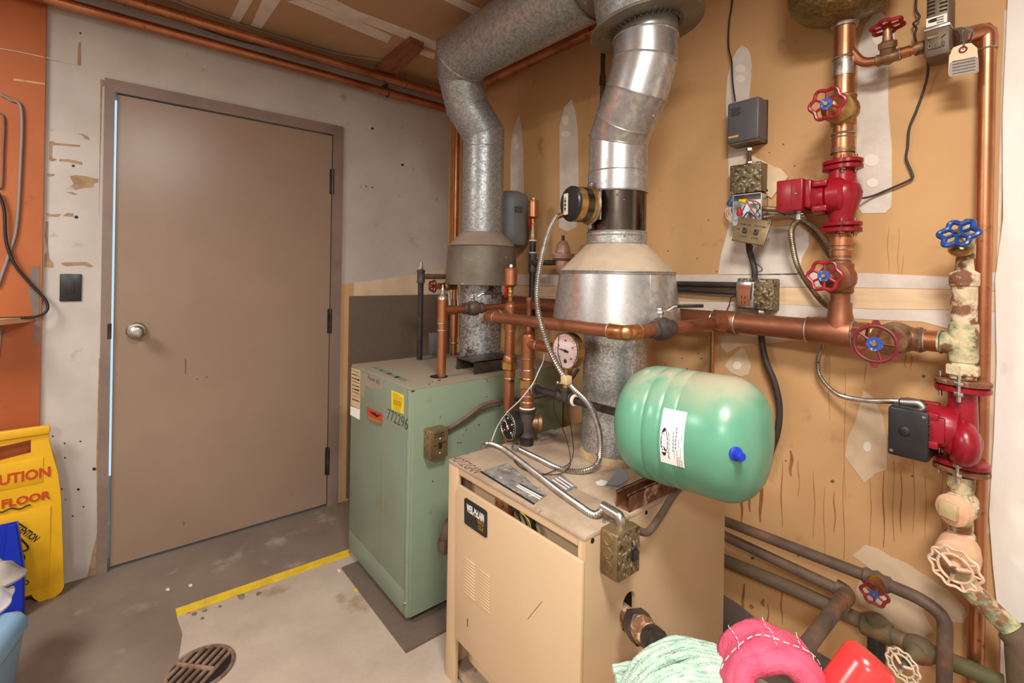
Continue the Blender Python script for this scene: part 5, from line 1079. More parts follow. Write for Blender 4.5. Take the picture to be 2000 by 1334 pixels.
# ================================================================== old pipes low on the wall
def lowpipe(name, px, r, off, mt, label, fil=.05):
    return solo(name, MB().tube(fillet([B(a, b, off) for a, b in px], fil), r, 18), mt, label, 'pipe')
lowpipe('old_pipe', [(1380, 1004), (1708, 1131), (1800, 1170), (1846, 1205), (1844, 1345)], .0155, .115, 'pipe_old', 'topmost brown pipe low on wall bending down beside copper drop')
ov = thing('old_red_valve', 'corroded valve with small dark red wheel on topmost brown pipe', 'valve', B(1712, 1133, .115))
vb_ = B(1712, 1133, .115); vw = B(1708, 1160, .165); ddn = (B(1730, 1141, .115) - B(1690, 1124, .115)).normalized()
build('body', MB().lathe([(.018, -.03), (.021, -.026), (.019, -.012), (.024, 0), (.019, .012), (.021, .026), (.018, .03)], vb_, ddn, 18), 'pipe_old', ov)
dvw = (vw - vb_).normalized(); Lv = (vw - vb_).length
build('bonnet', MB().lathe([(.02, 0), (.022, Lv * .4), (.022, Lv * .6), (.010, Lv * .7), (.005, Lv)], vb_, dvw, 16), 'brass', ov)
wheel(vw, dvw + V((-.1, -.35, .2)), .027, 'red_wheel_dull', ov, lobes=6, amp=.1, tube=.004)
p2a = B(1655, 1160, .09); p2b = X(1585, 1250, p2a.x)
p2 = thing('old_return_pipe', 'brown iron pipe along wall turning out toward the mops', 'pipe', p2a)
build('tube', MB().tube([B(1380, 1030, .09), p2a], .0155, 18), 'pipe_old', p2); build('elbow', MB().tube(fillet([B(1632, 1146, .09), p2a, p2a + (p2b - p2a).normalized() * .06], .03), .0225, 18), 'pipe_old', p2)
build('outward_tube', MB().tube([p2a, p2a + (p2b - p2a).normalized() * .36], .0185, 18), 'pipe_old', p2)
lowpipe('mossy_pipe', [(1380, 1080), (1560, 1155), (1700, 1222), (1830, 1280), (1960, 1336)], .020, .075, 'pipe_mossy', 'thick mossy brown pipe lowest along the stained wall')
tj = B(1712, 1228, .075)
dt = thing('mossy_tee', 'dark rusty tee and drop leg on the lowest mossy pipe', 'pipe fitting', tj)
build('hub', MB().lathe([(.024, -.035), (.028, -.03), (.028, .03), (.024, .035)], tj, B(1740, 1240, .075) - tj, 18).lathe([(.026, 0), (.026, .03), (.02, .034)], tj, (0, 0, 1), 14), 'pipe_mossy', dt)
build('drop_leg', MB().tube([tj, V((tj.x, tj.y, tj.z - .16))], .021, 16), 'iron_black', dt)
wv = thing('white_wheel_valve', 'rusty valve with red and white open web wheel near floor', 'valve', B(1790, 1275, .06))
wv0 = B(1795, 1268, .078); wv1 = B(1763, 1300, .15)
build('body', MB().ball(wv0, .032, (1.2, 1, 1), 16), 'pipe_mossy', wv)
dv = (wv1 - wv0).normalized(); build('bonnet', MB().lathe([(.028, 0), (.028, .02), (.014, .035), (.006, (wv1 - wv0).length)], wv0, dv, 16), 'pipe_mossy', wv)
fins_wheel(wv1, dv + V((-.15, -.5, .2)), .036, 'wheel_white', wv, 10)
# ================================================================== left cluster over the green boiler
# copper riser through the green top
CFX, CFY = .993, -.662; cz = lambda py: zat(CFX, CFY, py); CR = .0175
cf = thing('green_boiler_riser', 'orange copper riser through hole in green boiler top', 'pipe', (CFX, CFY, gz1))
build('tube', MB().tube([(CFX, CFY, gz1 + .001), (CFX, CFY, cz(590))], CR, 20), 'copper', cf)
build('hole_edge', MB().lathe([(.036, 0), (.036, .0012)], (CFX - .012, CFY - .004, gz1), UP, 24), 'hole', cf)
build('tee_body', MB().tube([(CFX, CFY, cz(632)), (CFX, CFY, cz(585))], CR * 1.14, 20), 'copper', cf)
build('vent_reducer', MB().lathe([(CR * 1.2, cz(585)), (CR * 1.1, cz(580)), (.009, cz(575)), (.009, cz(566))], (CFX, CFY, 0), UP, 18), 'solder', cf)
build('vent_plug', MB().lathe([(.007, cz(566)), (.004, cz(562)), (.004, cz(556))], (CFX, CFY, 0), UP, 10), 'chrome', cf)
for py in (632, 645): build('solder_ring', MB().torus((CFX, CFY, cz(py)), UP, CR * 1.06, .003, 20, 6), 'solder', cf)
cl_ = thing('copper_crossover', 'copper crossover pipe from green boiler riser back to header', 'pipe', (CFX, CFY, HZ))
build('tube', MB().tube([(CFX, CFY + .01, cz(606)), (CFX, HY, HZ)], .0165, 18), 'copper', cl_)
build('coupling', MB().tube([(CFX, CFY + .008, cz(606)), (CFX, CFY + .06, cz(606))], .0195, 18), 'copper', cl_)
vy = X(924, 604, CFX).y
ball_valve('crossover_ball_valve', (CFX, vy, HZ), (0, 1, 0), .0175, 'brown brass ball valve with long dark lever beside left flue', (.35, .94, 0), (-.05, 0, 1), 'cast_brown')
# copper pipe and grey box behind
bxx, byy = .585, -.34; bz = lambda py: zat(bxx, byy, py)
cb_ = thing('rear_copper_pipe', 'copper pipe with hose clamp behind green boiler riser', 'pipe', (bxx, byy, gz1))
build('tube', MB().tube([(bxx, byy, gz1), (bxx, byy, bz(585))], .0165, 18), 'copper', cb_)
build('coupling', MB().tube([(bxx, byy, bz(660)), (bxx, byy, bz(600))], .0195, 18), 'copper', cb_)
build('hose_clamp', MB().torus((bxx, byy, bz(670)), UP, .019, .005, 20, 6), 'steel', cb_)
solo('grey_control_box', MB().box((.52, -.45, gz1), (.56, -.37, zat(.54, -.41, 650)), .003), 'grey_box', 'small grey steel box standing beside rear copper pipe', 'box')
# black iron riser with tee
kx_, ky_ = .607, -.547; kz = lambda py: zat(kx_, ky_, py)
kb = thing('black_riser', 'thin black iron riser with tee at rear of green boiler top', 'pipe', (kx_, ky_, gz1))
build('tube', MB().tube([(kx_, ky_, gz1), (kx_, ky_, kz(552))], .0135, 16), 'iron_black', kb)
build('tee', MB().lathe([(.018, kz(553)), (.020, kz(550)), (.018, kz(546)), (.018, kz(532)), (.020, kz(529)), (.018, kz(527))], (kx_, ky_, 0), UP, 18), 'iron', kb)
build('relief_plug', MB().hexn((kx_, ky_, kz(527)), (kx_, ky_, kz(521)), .013).cyl((kx_, ky_, kz(521)), (kx_, ky_, kz(512)), .007), 'chrome', kb)
build('branch', MB().tube([(kx_, ky_, kz(540)), (kx_, -.12, kz(540))], .0125, 16), 'pipe_old', kb)
rv = thing('small_red_valve', 'small dark red wheel valve behind the black iron riser', 'valve', X(848, 560, .60))
rw = X(846, 559, .60); build('body', MB().tube([rw + V((0, .03, 0)), rw + V((0, .13, -.004))], .016, 14).ball(rw + V((0, .08, 0)), .024, n=14), 'brass', rv)
build('bonnet', MB().cyl(rw, rw + V((0, .05, 0)), .009), 'brass', rv)
wheel(rw, (0.3, -1, 0), .026, 'red_wheel_dull', rv, lobes=5, amp=.1, plate=None, tube=.005)
build('white_tube', MB().tube([rw + V((0, .09, 0)), rw + V((0, .10, -.12))], .006, 8), 'label_white', rv); build('white_tube', MB().tube([rw + V((0, .14, 0)), rw + V((0, .15, -.12))], .005, 8), 'label_white', rv)
# tall black pipe with air vent and pressure regulator
wx = B(1040, 520, .12).x; wy = -.12; wz = lambda py: zat(wx, wy, py)
tbp = thing('tall_black_pipe', 'tall thin black pipe between the two flues by wall', 'pipe', (wx, wy, wz(660)))
build('tube', MB().tube([(wx, wy, wz(655)), (wx, wy, wz(468))], .0150, 16), 'iron_black', tbp)
build('tee', MB().lathe([(.019, wz(532)), (.021, wz(529)), (.019, wz(524)), (.019, wz(502)), (.021, wz(497)), (.019, wz(494))], (wx, wy, 0), UP, 18).cyl((wx, wy, wz(513)), (wx + .04, wy, wz(513)), .018), 'iron', tbp)
build('reducer', MB().lathe([(.017, wz(470)), (.019, wz(466)), (.017, wz(456)), (.012, wz(450)), (.010, wz(442))], (wx, wy, 0), UP, 16), 'bronze', tbp)
for py in (530, 494, 470): build('thread_tape', MB().torus((wx, wy, wz(py)), UP, .0160, .004, 16, 6), 'label_cream', tbp)
air_vent('wall_air_vent', (wx, wy, wz(444)), .026, wz(382) - wz(420), 'copper can air vent with red lever atop tall black pipe')
px_, py_ = B(1099, 510, .12).x, -.12; pz = lambda q: zat(px_, py_, q)
pr = thing('pressure_regulator', 'pinkish bell shaped pressure regulator on tall black pipe', 'regulator', (px_, py_, pz(536)))
build('bell', MB().lathe([(.05, pz(503)), (.052, pz(500)), (.052, pz(496)), (.036, pz(494)), (.030, pz(482)), (.022, pz(474)), (.012, pz(470))], (px_, py_, 0), UP, 24), 'cast_pink', pr)
build('body', MB().lathe([(.012, pz(536)), (.026, pz(533)), (.032, pz(522)), (.030, pz(510)), (.05, pz(505)), (.05, pz(502))], (px_, py_, 0), UP, 24), 'cast_pink', pr)
build('adjusting_screw', MB().cyl((px_, py_, pz(472)), (px_, py_, pz(460)), .007), 'iron_black', pr)
build('inlet', MB().tube([(wx + .03, wy, wz(513)), (px_ - .02, py_, pz(513))], .013, 14), 'iron', pr)
build('outlet', MB().tube([(px_ + .02, py_, pz(516)), (px_ + .09, py_, pz(516))], .015, 14), 'cast_pink', pr)
for k in range(6):
    a = k * math.pi / 3 + .3; c = V((px_ + math.cos(a) * .044, py_ + math.sin(a) * .044, pz(500))); build('bolt', MB().hexn(c - V((0, 0, .006)), c + V((0, 0, .012)), .006), 'steel', pr)
# grey tank behind the left flue
gtx = B(1018, 430, .10).x - .088; gty = -.097; gzf = lambda q: zat(gtx, gty, q)
gt = thing('grey_tank', 'small grey steel tank hidden behind the left flue', 'tank', (gtx, gty, gzf(490)))
build('shell', MB().lathe([(.0, gzf(486)), (.05, gzf(484)), (.078, gzf(479)), (.088, gzf(470)), (.090, gzf(460)), (.090, gzf(398)), (.088, gzf(388)), (.077, gzf(380)), (.045, gzf(375)), (.0, gzf(374))], (gtx, gty, 0), UP, 36), 'tank_grey', gt)
camd = math.atan2(CAM.y - gty, CAM.x - gtx)
for k in range(5):
    c = V((gtx, gty, gzf(418 - k * 2.5))) + V((math.cos(camd + .45), math.sin(camd + .45), 0)) * .0906
    build('print_line', MB().obox(c, (.022, .0006, .0018), (V((-math.sin(camd + .45), math.cos(camd + .45), 0)), V((math.cos(camd + .45), math.sin(camd + .45), 0)), UP)), 'ink_grey', gt, smooth=False)
build('hanger_stub', MB().cyl((gtx, gty, gzf(486)), (gtx, gty, HZ + .03), .012), 'copper', gt)
# ================================================================== pipes under the ceiling
a, b = X(100, 0, .06), X(868, 211, .06)
pipe('lower_wall_pipe', [b + (a - b) * ((b.y + 4.15) / (b.y - a.y)), b], .0225, 'copper', 'lower of two long copper pipes along white door wall')
a, b = X(150, -40, .12), X(866, 186, .12)
a = b + (a - b) * ((b.y + 4.15) / (b.y - a.y))
pipe('upper_wall_pipe', [V((a.x, a.y, min(a.z, 2.412))), b], .0225, 'copper', 'upper of two long copper pipes along white door wall')
hg = thing('pipe_clip', 'dark metal clip holding the lower long copper pipe to wall', 'pipe hanger', X(757, 175, .06))
cpt = X(757, 181, .06); build('strap', MB().torus(cpt, (0, 1, 0), .0245, .003, 24, 6), 'iron', hg); build('post', MB().box((.0, cpt.y - .008, cpt.z + .018), (.05, cpt.y + .008, cpt.z + .055)), 'iron', hg)
wb = [G(800, 70, CEIL), G(828, 82, CEIL), G(771, 137, CEIL), G(733, 126, CEIL)]
solo('wooden_block', MB().poly(wb, (0, 0, -1), .036), 'wood_block', 'reddish brown wooden block screwed flat under the ceiling', 'wood block')
hp_ = X(792, 163, .12); hr = thing('hanger_rod', 'thin rod and ring hanging upper copper pipe from wooden block', 'pipe hanger', hp_)
build('ring', MB().torus(hp_, (0, 1, 0), .0245, .003, 24, 6), 'pipe_old', hr); build('rod', MB().cyl(hp_ + V((0, 0, .022)), V((hp_.x, hp_.y, CEIL - .036)), .005, 8), 'pipe_old', hr)
cable('wall_top_cable', [X(170, -20, .015), X(330, 32, .012), X(470, 80, .012), X(640, 118, .012), X(760, 155, .012), X(868, 186, .012)], .003, 'cable_dark', 'thin dark cable sagging between the two long copper pipes')
cable('ceiling_cable', [G(310, -10, 2.43), G(440, 38, 2.43), G(640, 100, 2.43), G(745, 118, 2.43)], .0035, 'cable_grey', 'thin bluish grey cable along ceiling above copper pipes')
pipe('ceiling_copper_pipe', [(.33, -.08, 2.366), (3.6, -.08, 2.366)], .027, 'copper', 'copper pipe under ceiling along tan wall behind the ducts')
pipe('corner_copper_pipe', [(.155, -.06, .9), (.155, -.06, 2.33)], .0165, 'copper', 'slim copper pipe standing in the room corner behind left flue')
vp = thing('vertical_iron_pipe', 'thin dark iron pipe hanging behind the right flue top', 'pipe', B(1176, 210, .05))
a = B(1176, 215, .05); build('tube', MB().cyl(a, V((a.x, a.y, CEIL)), .0105), 'iron', vp); c = B(1176, 158, .05); build('coupling', MB().cyl((a.x, a.y, c.z - .02), (a.x, a.y, c.z + .02), .014), 'iron', vp)
a = B(1392, 648, .045); b = B(1391, 800, .045); solo('thin_copper_tube', MB().cyl(a, (a.x, a.y, b.z), .0075), 'copper', 'thin copper tube dropping from header behind green tank', 'pipe')
ej = X(868, 1045, 1.125); e_ = thing('gas_elbow', 'brown iron gas elbow poking out between the two boilers', 'pipe fitting', ej)
build('nipple', MB().tube(fillet([V((1.088, X(878, 1030, 1.12).y + .02, X(878, 1030, 1.12).z)), X(874, 1030, 1.125), X(869, 1056, 1.125)], .03), .019, 16), 'pipe_old', e_); build('cap', MB().lathe([(.021, .012), (.025, .0), (.025, -.025), (.018, -.038), (0, -.042)], X(868, 1058, 1.125), UP, 18), 'cast_brown', e_)
# ================================================================== electrics on the tan wall
def wbox(px0, py0, px1, py1, dep): # front face corners on a plane dep off the wall
    a = B(px0, py0, dep); b = B(px1, py1, dep); return a, b
xa, xb = B(1420, 240, .07).x, B(1482, 240, .07).x; zt_, zb_ = B(1450, 195, .07).z, B(1450, 276, .07).z
hw_ = thing('grey_relay_box', 'dark grey control box with black cord mounted on wall', 'control box', ((xa + xb) / 2, 0, zb_))
build('base', MB().box((xa + .002, -.012, zb_ - .004), (xb, -.0005, zt_)), 'iron', hw_, smooth=False)
cv = build('cover', MB().box((xa, -.07, zb_), (xb, -.004, zt_), .007, 3), 'grey_box', hw_)
lgx = xa + .005; lg = build('logo_plate', MB().box((lgx, -.0708, zb_ + .016), (lgx + .036, -.0698, zb_ + .026)), 'gold', cv, smooth=False)
text('Honeywell', (lgx + .018, -.0709, zb_ + .021), fx, fz, .006, 'label_white', lg, width=.031)
for k in range(5): build('print_line', MB().box((xa + .012 + .003 * (k % 2), -.0704, zt_ - .026 - k * .0055), (xa + .047 - .004 * (k % 3), -.0698, zt_ - .0235 - k * .0055)), 'ink', cv, smooth=False)
build('bottom_plate', MB().box((xa + .003, -.064, zb_ - .004), (xb - .003, -.006, zb_ + .002)), 'box_brass', hw_, smooth=False)
cable('power_cable', [B(1428, -12, .02), B(1430, 5, .02), B(1424, 45, .02), B(1423, 90, .02), B(1429, 120, .02), B(1431, 160, .025), B(1436, 198, .03)], .0028, 'rubber', 'thin black cord hanging down into grey relay box')
# papers behind the boxes
pp_ = thing('paper_slip', 'cream folded paper slips tucked behind speckled junction box', 'paper', B(1480, 385, .004))
build('sheet', MB().poly([B(a, b, .003) for a, b in [(1462, 300), (1511, 325), (1509, 362), (1492, 374), (1446, 372), (1440, 318)]], (0, -1, 0), .0012), 'paper', pp_, smooth=False)
build('sheet', MB().poly([B(a, b, .005) for a, b in [(1500, 322), (1526, 330), (1540, 345), (1507, 387), (1488, 375)]], (0, -1, 0), .0012), 'paper', pp_, smooth=False)
build('print_mark', MB().poly([B(a, b, .0066) for a, b in [(1496, 371), (1500, 370), (1500, 374), (1496, 374)]], (0, -1, 0), .0003), 'ink', pp_, smooth=False)
# speckled square junction box with cover
xa, xb = B(1426, 350, .055).x, B(1486, 350, .055).x; zt_, zb_ = B(1455, 320, .055).z, B(1455, 376, .055).z
j1 = thing('speckled_junction_box', 'square speckled junction box with closed cover under grey relay box', 'junction box', ((xa + xb) / 2, 0, zb_))
build('box', MB().box((xa, -.05, zb_), (xb, -.0005, zt_), .004, 2), 'box_brass', j1)
cv = build('cover', MB().box((xa - .001, -.056, zb_ - .001), (xb + .001, -.05, zt_ + .001), .003, 2), 'box_speckle', j1)
for (a, b) in ((xa + .006, zt_ - .006), (xb - .006, zt_ - .006), (xb - .006, zb_ + .006)): build('cover_screw', MB().lathe([(.004, 0), (.002, .002)], (a, -.056, b), (0, -1, 0), 10), 'steel', cv)
g = thing('relay_flex_conduit', 'short flexible conduit between grey relay box and speckled box', 'conduit', ((xa + xb) / 2 + .004, -.03, zt_))
top = V(((xa + xb) / 2 + .004, -.032, zt_)); build('spiral_tube', flexmesh([top, top + V((-.001, 0, .02)), top + V((-.002, 0, .052))], .0075, .005), 'flex_dull', g); build('connector', MB().hexn(top, top + V((0, 0, .01)), .012).hexn(top + V((-.002, 0, .045)), top + V((-.002, 0, .056)), .012), 'steel', g)
# open box with wires
xa2, xb2 = B(1431, 410, .05).x, B(1487, 410, .05).x; zt2_, zb2_ = zb_ - .004, B(1455, 440, .05).z
j2 = thing('open_junction_box', 'open steel junction box showing coloured wires and wire nuts', 'junction box', ((xa2 + xb2) / 2, 0, zb2_))
mb = MB().box((xa2, -.003, zb2_), (xb2, -.0005, zt2_))
for q in ((xa2, xa2 + .002, zb2_, zt2_), (xb2 - .002, xb2, zb2_, zt2_), (xa2, xb2, zb2_, zb2_ + .002), (xa2, xb2, zt2_ - .002, zt2_)): mb.box((q[0], -.05, q[2]), (q[1], -.0005, q[3]))
build('box', mb, 'box_steel', j2, smooth=False)
def wl_(pts, r, m_): build('wire', MB().tube(spline([B(a, b, o) for a, b, o in pts]), r, 6), m_, j2)
wl_([(1458, 388, .03), (1462, 400, .035), (1475, 420, .03), (1480, 432, .03)], .0022, 'wire_red'); wl_([(1462, 392, .035), (1478, 394, .035), (1484, 404, .03), (1474, 420, .02)], .0022, 'wire_red'); wl_([(1476, 398, .03), (1478, 410, .03), (1474, 425, .03)], .0018, 'wire_green'); wl_([(1452, 425, .03), (1460, 415, .03), (1470, 420, .03), (1482, 432, .03)], .0022, 'rubber'); wl_([(1456, 400, .03), (1450, 412, .03), (1446, 420, .03)], .0018, 'wire_nut_blue')
def nut(px, py, o, d, m_, s=1): build('wire_nut', MB().lathe([(.0085 * s, 0), (.0095 * s, .006 * s), (.006 * s, .016 * s), (.005 * s, .024 * s), (.002, .026 * s)], B(px, py, o), d, 14), m_, j2)
nut(1445, 421, .045, (.0, -.2, 1), 'wire_paint' if 'wire_paint' in MT else 'wire_red', 1.1); nut(1458, 394, .045, (-1, -.1, .25), 'wire_nut_yellow'); nut(1425, 402, .04, (.35, 0, 1), 'wire_nut_blue', 1.3)
for k in range(4): build('wire', MB().tube(spline([B(1424 + k * 2, 400, .04), B(1417 + k * 3, 412, .042), B(1420 + k * 4, 425, .04), B(1432 + k * 2, 436 - k * 3, .04)]), .0014, 6), 'cable_white' if k % 2 else 'tape', j2)
# hanging switch cover
q = [B(1447, 423, .085), B(1512, 434, .075), B(1488, 479, .10), B(1426, 470, .105)]
ctr = sum(q, V()) / 4; uxx = (q[1] - q[0] + q[2] - q[3]).normalized(); uyy = (q[0] - q[3] + q[1] - q[2]); uyy = (uyy - uxx * uyy.dot(uxx)).normalized(); unn = uxx.cross(uyy).normalized()
hc = thing('hanging_switch_cover', 'brown double switch cover plate dangling below open junction box', 'cover plate', ctr)
W2, H2 = ((q[1] - q[0]).length + (q[2] - q[3]).length) / 4, ((q[0] - q[3]).length + (q[1] - q[2]).length) / 4
build('plate', MB().obox(ctr, (W2, H2, .004), (uxx, uyy, unn), b=.003), 'box_brass', hc)
for s in (-1, 1): build('toggle', MB().obox(ctr + uxx * (.018 * s) - uyy * .003 + unn * .006, (.006, .008, .006), (uxx, uyy, unn), b=.001), 'black_plastic', hc)
text('PUMP ON    ON PUMP', ctr + uyy * (H2 * .42) + unn * .0042, uxx, uyy, .006, 'ink', hc, width=W2 * 1.6); text('OFF    OFF', ctr - uyy * (H2 * .55) + unn * .0042, uxx, uyy, .006, 'ink', hc, width=W2 * 1.1)
text('#2', ctr - uxx * (W2 * .78) + unn * .0042, uxx, uyy, .007, 'ink', hc)
for (a, b) in ((-.85, .8), (.85, .8), (-.85, -.85), (.85, -.85)): build('screw', MB().lathe([(.004, 0), (.002, .003)], ctr + uxx * W2 * a + uyy * H2 * b + unn * .004, unn, 10), 'steel', hc)
cable('black_conduit', [B(1462, 470, .05), B(1464, 490, .03), B(1470, 510, .025), B(1474, 530, .03), B(1474, 548, .03)], .010, 'cable_dark', 'short dark rubber conduit entering double outlet box from above')
cable('hook_wire', [B(1470, 480, .05), B(1468, 505, .035), B(1486, 522, .035), B(1488, 528, .035), B(1474, 536, .04), B(1468, 560, .06), B(1466, 585, .06)], .0018, 'cable_dark', 'thin dark wire bent beside the dark rubber conduit')
# double outlet box
xa, xb = B(1437, 575, .055).x, B(1510, 575, .055).x; zt_, zb_ = B(1475, 544, .055).z, B(1475, 605, .055).z
xm = xa + (xb - xa) * .47
ob = thing('outlet_box', 'speckled double outlet box with brown receptacle above header', 'outlet', ((xa + xb) / 2, 0, zb_))
build('box', MB().box((xa, -.048, zb_), (xb, -.0005, zt_), .005, 2), 'box_speckle', ob)
build('blank_cover', MB().box((xm, -.056, zb_ + .001), (xb + .001, -.048, zt_ - .001), .004, 2), 'box_speckle', ob)
fp_ = build('outlet_cover', MB().box((xa + .001, -.058, zb_ + .004), (xm + .004, -.048, zt_ - .010), .004, 2), 'box_steel', ob)
rc = build('receptacle', MB().box((xa + .008, -.0605, zb_ + .012), (xm - .006, -.057, zt_ - .022), .001), 'wood_block', fp_)
for k in range(2):
    for s in (-1, 1): build('slot', MB().box(((xa + xm) / 2 + s * .005 - .001, -.0612, zb_ + .018 + k * .018), ((xa + xm) / 2 + s * .005 + .001, -.0600, zb_ + .026 + k * .018)), 'hole', rc, smooth=False)
build('connector', MB().hexn(((xa + xb) / 2 + .012, -.03, zb_), ((xa + xb) / 2 + .012, -.03, zb_ - .018), .015), 'steel', ob)
cable('left_conduit', [V((xa, -.03, zat(xa, -.03, 557))), B(1400, 556, .03), B(1300, 554, .03), B(1200, 552, .03)], .0105, 'cable_dark', 'dark round conduit leaving outlet box level toward draft hood, upper one', 'conduit')
cable('sagging_conduit', [V((xa, -.03, zat(xa, -.03, 572))), B(1400, 570, .03), B(1340, 566, .03), B(1300, 565, .03), B(1200, 562, .03)], .009, 'cable_dark', 'dark flat conduit leaving outlet box below the round one', 'conduit')
cable('loose_wire', [B(1436, 578, .04), B(1428, 582, .04), B(1424, 596, .04), B(1417, 612, .04)], .002, 'cable_dark', 'short loose dark wire hanging left of outlet box')
cable('long_cable', [V(((xa + xb) / 2 + .012, -.03, zb_ - .018)), B(1489, 628, .03), B(1488, 665, .03), B(1496, 705, .03), B(1512, 745, .03), B(1522, 790, .03), B(1520, 835, .03), B(1508, 875, .03), B(1490, 930, .03)], .0105, 'cable_dark', 'thick dark cable curving down behind the green tank', k=10)
# flexible conduits by the upper pump
def flex(name, pts, r, mt, label, pitch=.006):
    return solo(name, flexmesh(pts, r, pitch), mt, label, 'conduit')
flex('pump_flex_conduit', [cc - V((0, 0, .02)), B(1546, 450, .10), B(1550, 490, .07), B(1560, 525, .045), B(1582, 560, .04), B(1606, 590, .04), B(1628, 605, .035)], .0088, 'flex_dull', 'brass coloured flexible conduit curving down from red terminal box')
flex('bright_flex_conduit', [B(1492, 424, .03), B(1525, 420, .03), B(1555, 424, .03), B(1585, 440, .03), B(1608, 465, .03), B(1622, 492, .03), B(1640, 540, .03)], .0062, 'flex', 'thin bright flexible conduit arching from open box behind riser', .005)
flex('dim_flex_conduit', [B(1548, 424, .022), B(1568, 436, .02), B(1592, 460, .02), B(1612, 488, .02), B(1628, 512, .02), B(1645, 560, .02)], .008, 'flex_dull', 'dull flexible conduit arching just below the thin bright one')
flex('box_flex_conduit', [B(1486, 405, .03), B(1500, 408, .03), B(1520, 410, .04), B(1535, 416, .06)], .009, 'flex_dull', 'short dull flexible conduit from open box to red pump')
lf2 = thing('lower_pump_flex', 'thin silver flexible conduit curving to the black terminal box', 'conduit', B(1610, 760, .04))
build('spiral_tube', flexmesh([B(1609, 640, .03), B(1607, 672, .03), B(1598, 700, .03), B(1600, 730, .03), B(1618, 756, .035), B(1645, 774, .05), B(1690, 782, .09), B(1730, 783, .13), B(1760, 784, .15)], .0072, .005), 'flex', lf2)
build('elbow_connector', MB().tube(fillet([B(1760, 785, .15), B(1800, 788, .15), B(1806, 808, .15)], .02), .011, 14), 'steel', lf2)
# thin wires round the gauges
cable('white_wire', [D(1064, 683, 1.66), D(1061, 705, 1.64), D(1052, 725, 1.62), D(1040, 750, 1.62), D(1015, 782, 1.62), D(990, 806, 1.66), D(972, 832, 1.70), D(960, 862, 1.70)], .0018, 'cable_white', 'thin white wire looping behind black gauge to boiler top')
cable('gauge_wire', [D(1092, 655, 1.50), D(1090, 690, 1.48), D(1098, 725, 1.47), D(1086, 765, 1.48), D(1082, 800, 1.48), D(1100, 840, 1.5), D(1112, 880, 1.5), G(1112, 912, tz1 + .02), G(1090, 926, tz1 + .006), G(1050, 924, tz1 + .004), G(1020, 915, tz1 + .004), G(1004, 900, tz1 + .004)], .0014, 'rubber', 'thin black wire looping from pale gauge onto boiler top', n=6)
cable('gauge_wire', [D(1122, 655, 1.50), D(1128, 690, 1.48), D(1118, 720, 1.48), D(1110, 760, 1.49), D(1108, 800, 1.5), D(1116, 840, 1.5), D(1120, 880, 1.5), G(1112, 905, tz1 + .015), G(1085, 918, tz1 + .006), G(1055, 930, tz1 + .004)], .0014, 'rubber', 'thin black wire with tangled end beside the pale gauge', n=6)
# ================================================================== caution sign
SB = V((.085, -1.815, 0)); ST = V((.075, -1.868, .672))
sx_ = V((0, 1, 0)); sn = V((1, 0, 0)); 
cs = thing('caution_sign', 'yellow folding wet floor caution sign leaning by white wall', 'sign', (.08, -1.98, 0))
hgt = .672
def sgn(y, z, o=0.0): return V((.085 - .012 * z + o, y, z))     # board leans a little to the wall
yl = -2.15
out = [(-1.815, .03), (-1.822, .012), (-1.84, .0), (-1.885, 0), (-1.90, .02), (-1.906, .036), (-2.05, .036), (-2.06, .02), (-2.075, 0), (-2.15, 0), (-2.165, .03), (-2.16, .3), (-2.15, .5), (-2.12, .6), (-2.12, .672), (-1.866, .672), (-1.866, .62), (-1.855, .56), (-1.838, .48), (-1.828, .38)]
handle = [(-1.915, .628), (-1.915, .575), (-2.07, .555), (-2.07, .612)]
bm = bmesh.new(); vo = [bm.verts.new(sgn(y, z)) for y, z in out]; vi = [bm.verts.new(sgn(y, z)) for y, z in handle]
ed = [bm.edges.new((vo[i], vo[(i + 1) % len(vo)])) for i in range(len(vo))] + [bm.edges.new((vi[i], vi[(i + 1) % 4])) for i in range(4)]
bmesh.ops.triangle_fill(bm, edges=ed, use_beauty=True)
cy, cz0 = -1.99, .593
bmesh.ops.delete(bm, geom=[f for f in bm.faces if all(v in vi for v in f.verts)], context='FACES_ONLY')
ex = bmesh.ops.extrude_face_region(bm, geom=bm.faces[:]); bmesh.ops.translate(bm, vec=(-.02, 0, 0), verts=[g for g in ex['geom'] if isinstance(g, bmesh.types.BMVert)])
bm.verts.index_update(); mb = MB().add([q.co.copy() for q in bm.verts], [tuple(q.index for q in f.verts) for f in bm.faces]); bm.free()
build('board', mb, 'sign_yellow', cs, smooth=False)
build('top_rail', MB().obox(sgn(-1.99, .66, .004), (.008, .128, .016), b=.004), 'sign_yellow', cs)
build('rear_board', MB().box((.02, -2.15, 0), (.032, -1.85, .54), .003), 'sign_yellow', cs)
build('raised_panel', MB().obox(sgn(-1.985, .505, .001), (.002, .105, .048), b=.001), 'sign_yellow', cs)
build('raised_panel', MB().obox(sgn(-1.985, .205, .001), (.002, .128, .155), b=.001), 'sign_yellow', cs)
T_ = lambda s, px, py, h, w_, m_, sh=0.0, xd=(0, 1, 0), yd=(0, 0, 1): text(s, V((X(px, py, .085).x + .0042 - .0, X(px, py, .085).y, X(px, py, .085).z)) - V((.012 * X(px, py, .085).z, 0, 0)), xd, yd, h, m_, cs, width=w_, bold=.03)
T_('CAUTION', 26, 934, .040, .20, 'ink_red'); T_('WET FLOOR', 14, 983, .032, .235, 'ink_red')
wv_ = [X(-40 + k * 5, 1006 - k * .9 + 2.2 * math.sin(k * .9), .085) for k in range(21)]
build('wavy_line', MB().tube([V((p.x + .004 - .012 * p.z, p.y, p.z)) for p in wv_], .0024, 6), 'ink', cs)
an = math.radians(-52); xd = V((0, math.cos(an), math.sin(an))); yd = V((0, -math.sin(an), math.cos(an)))
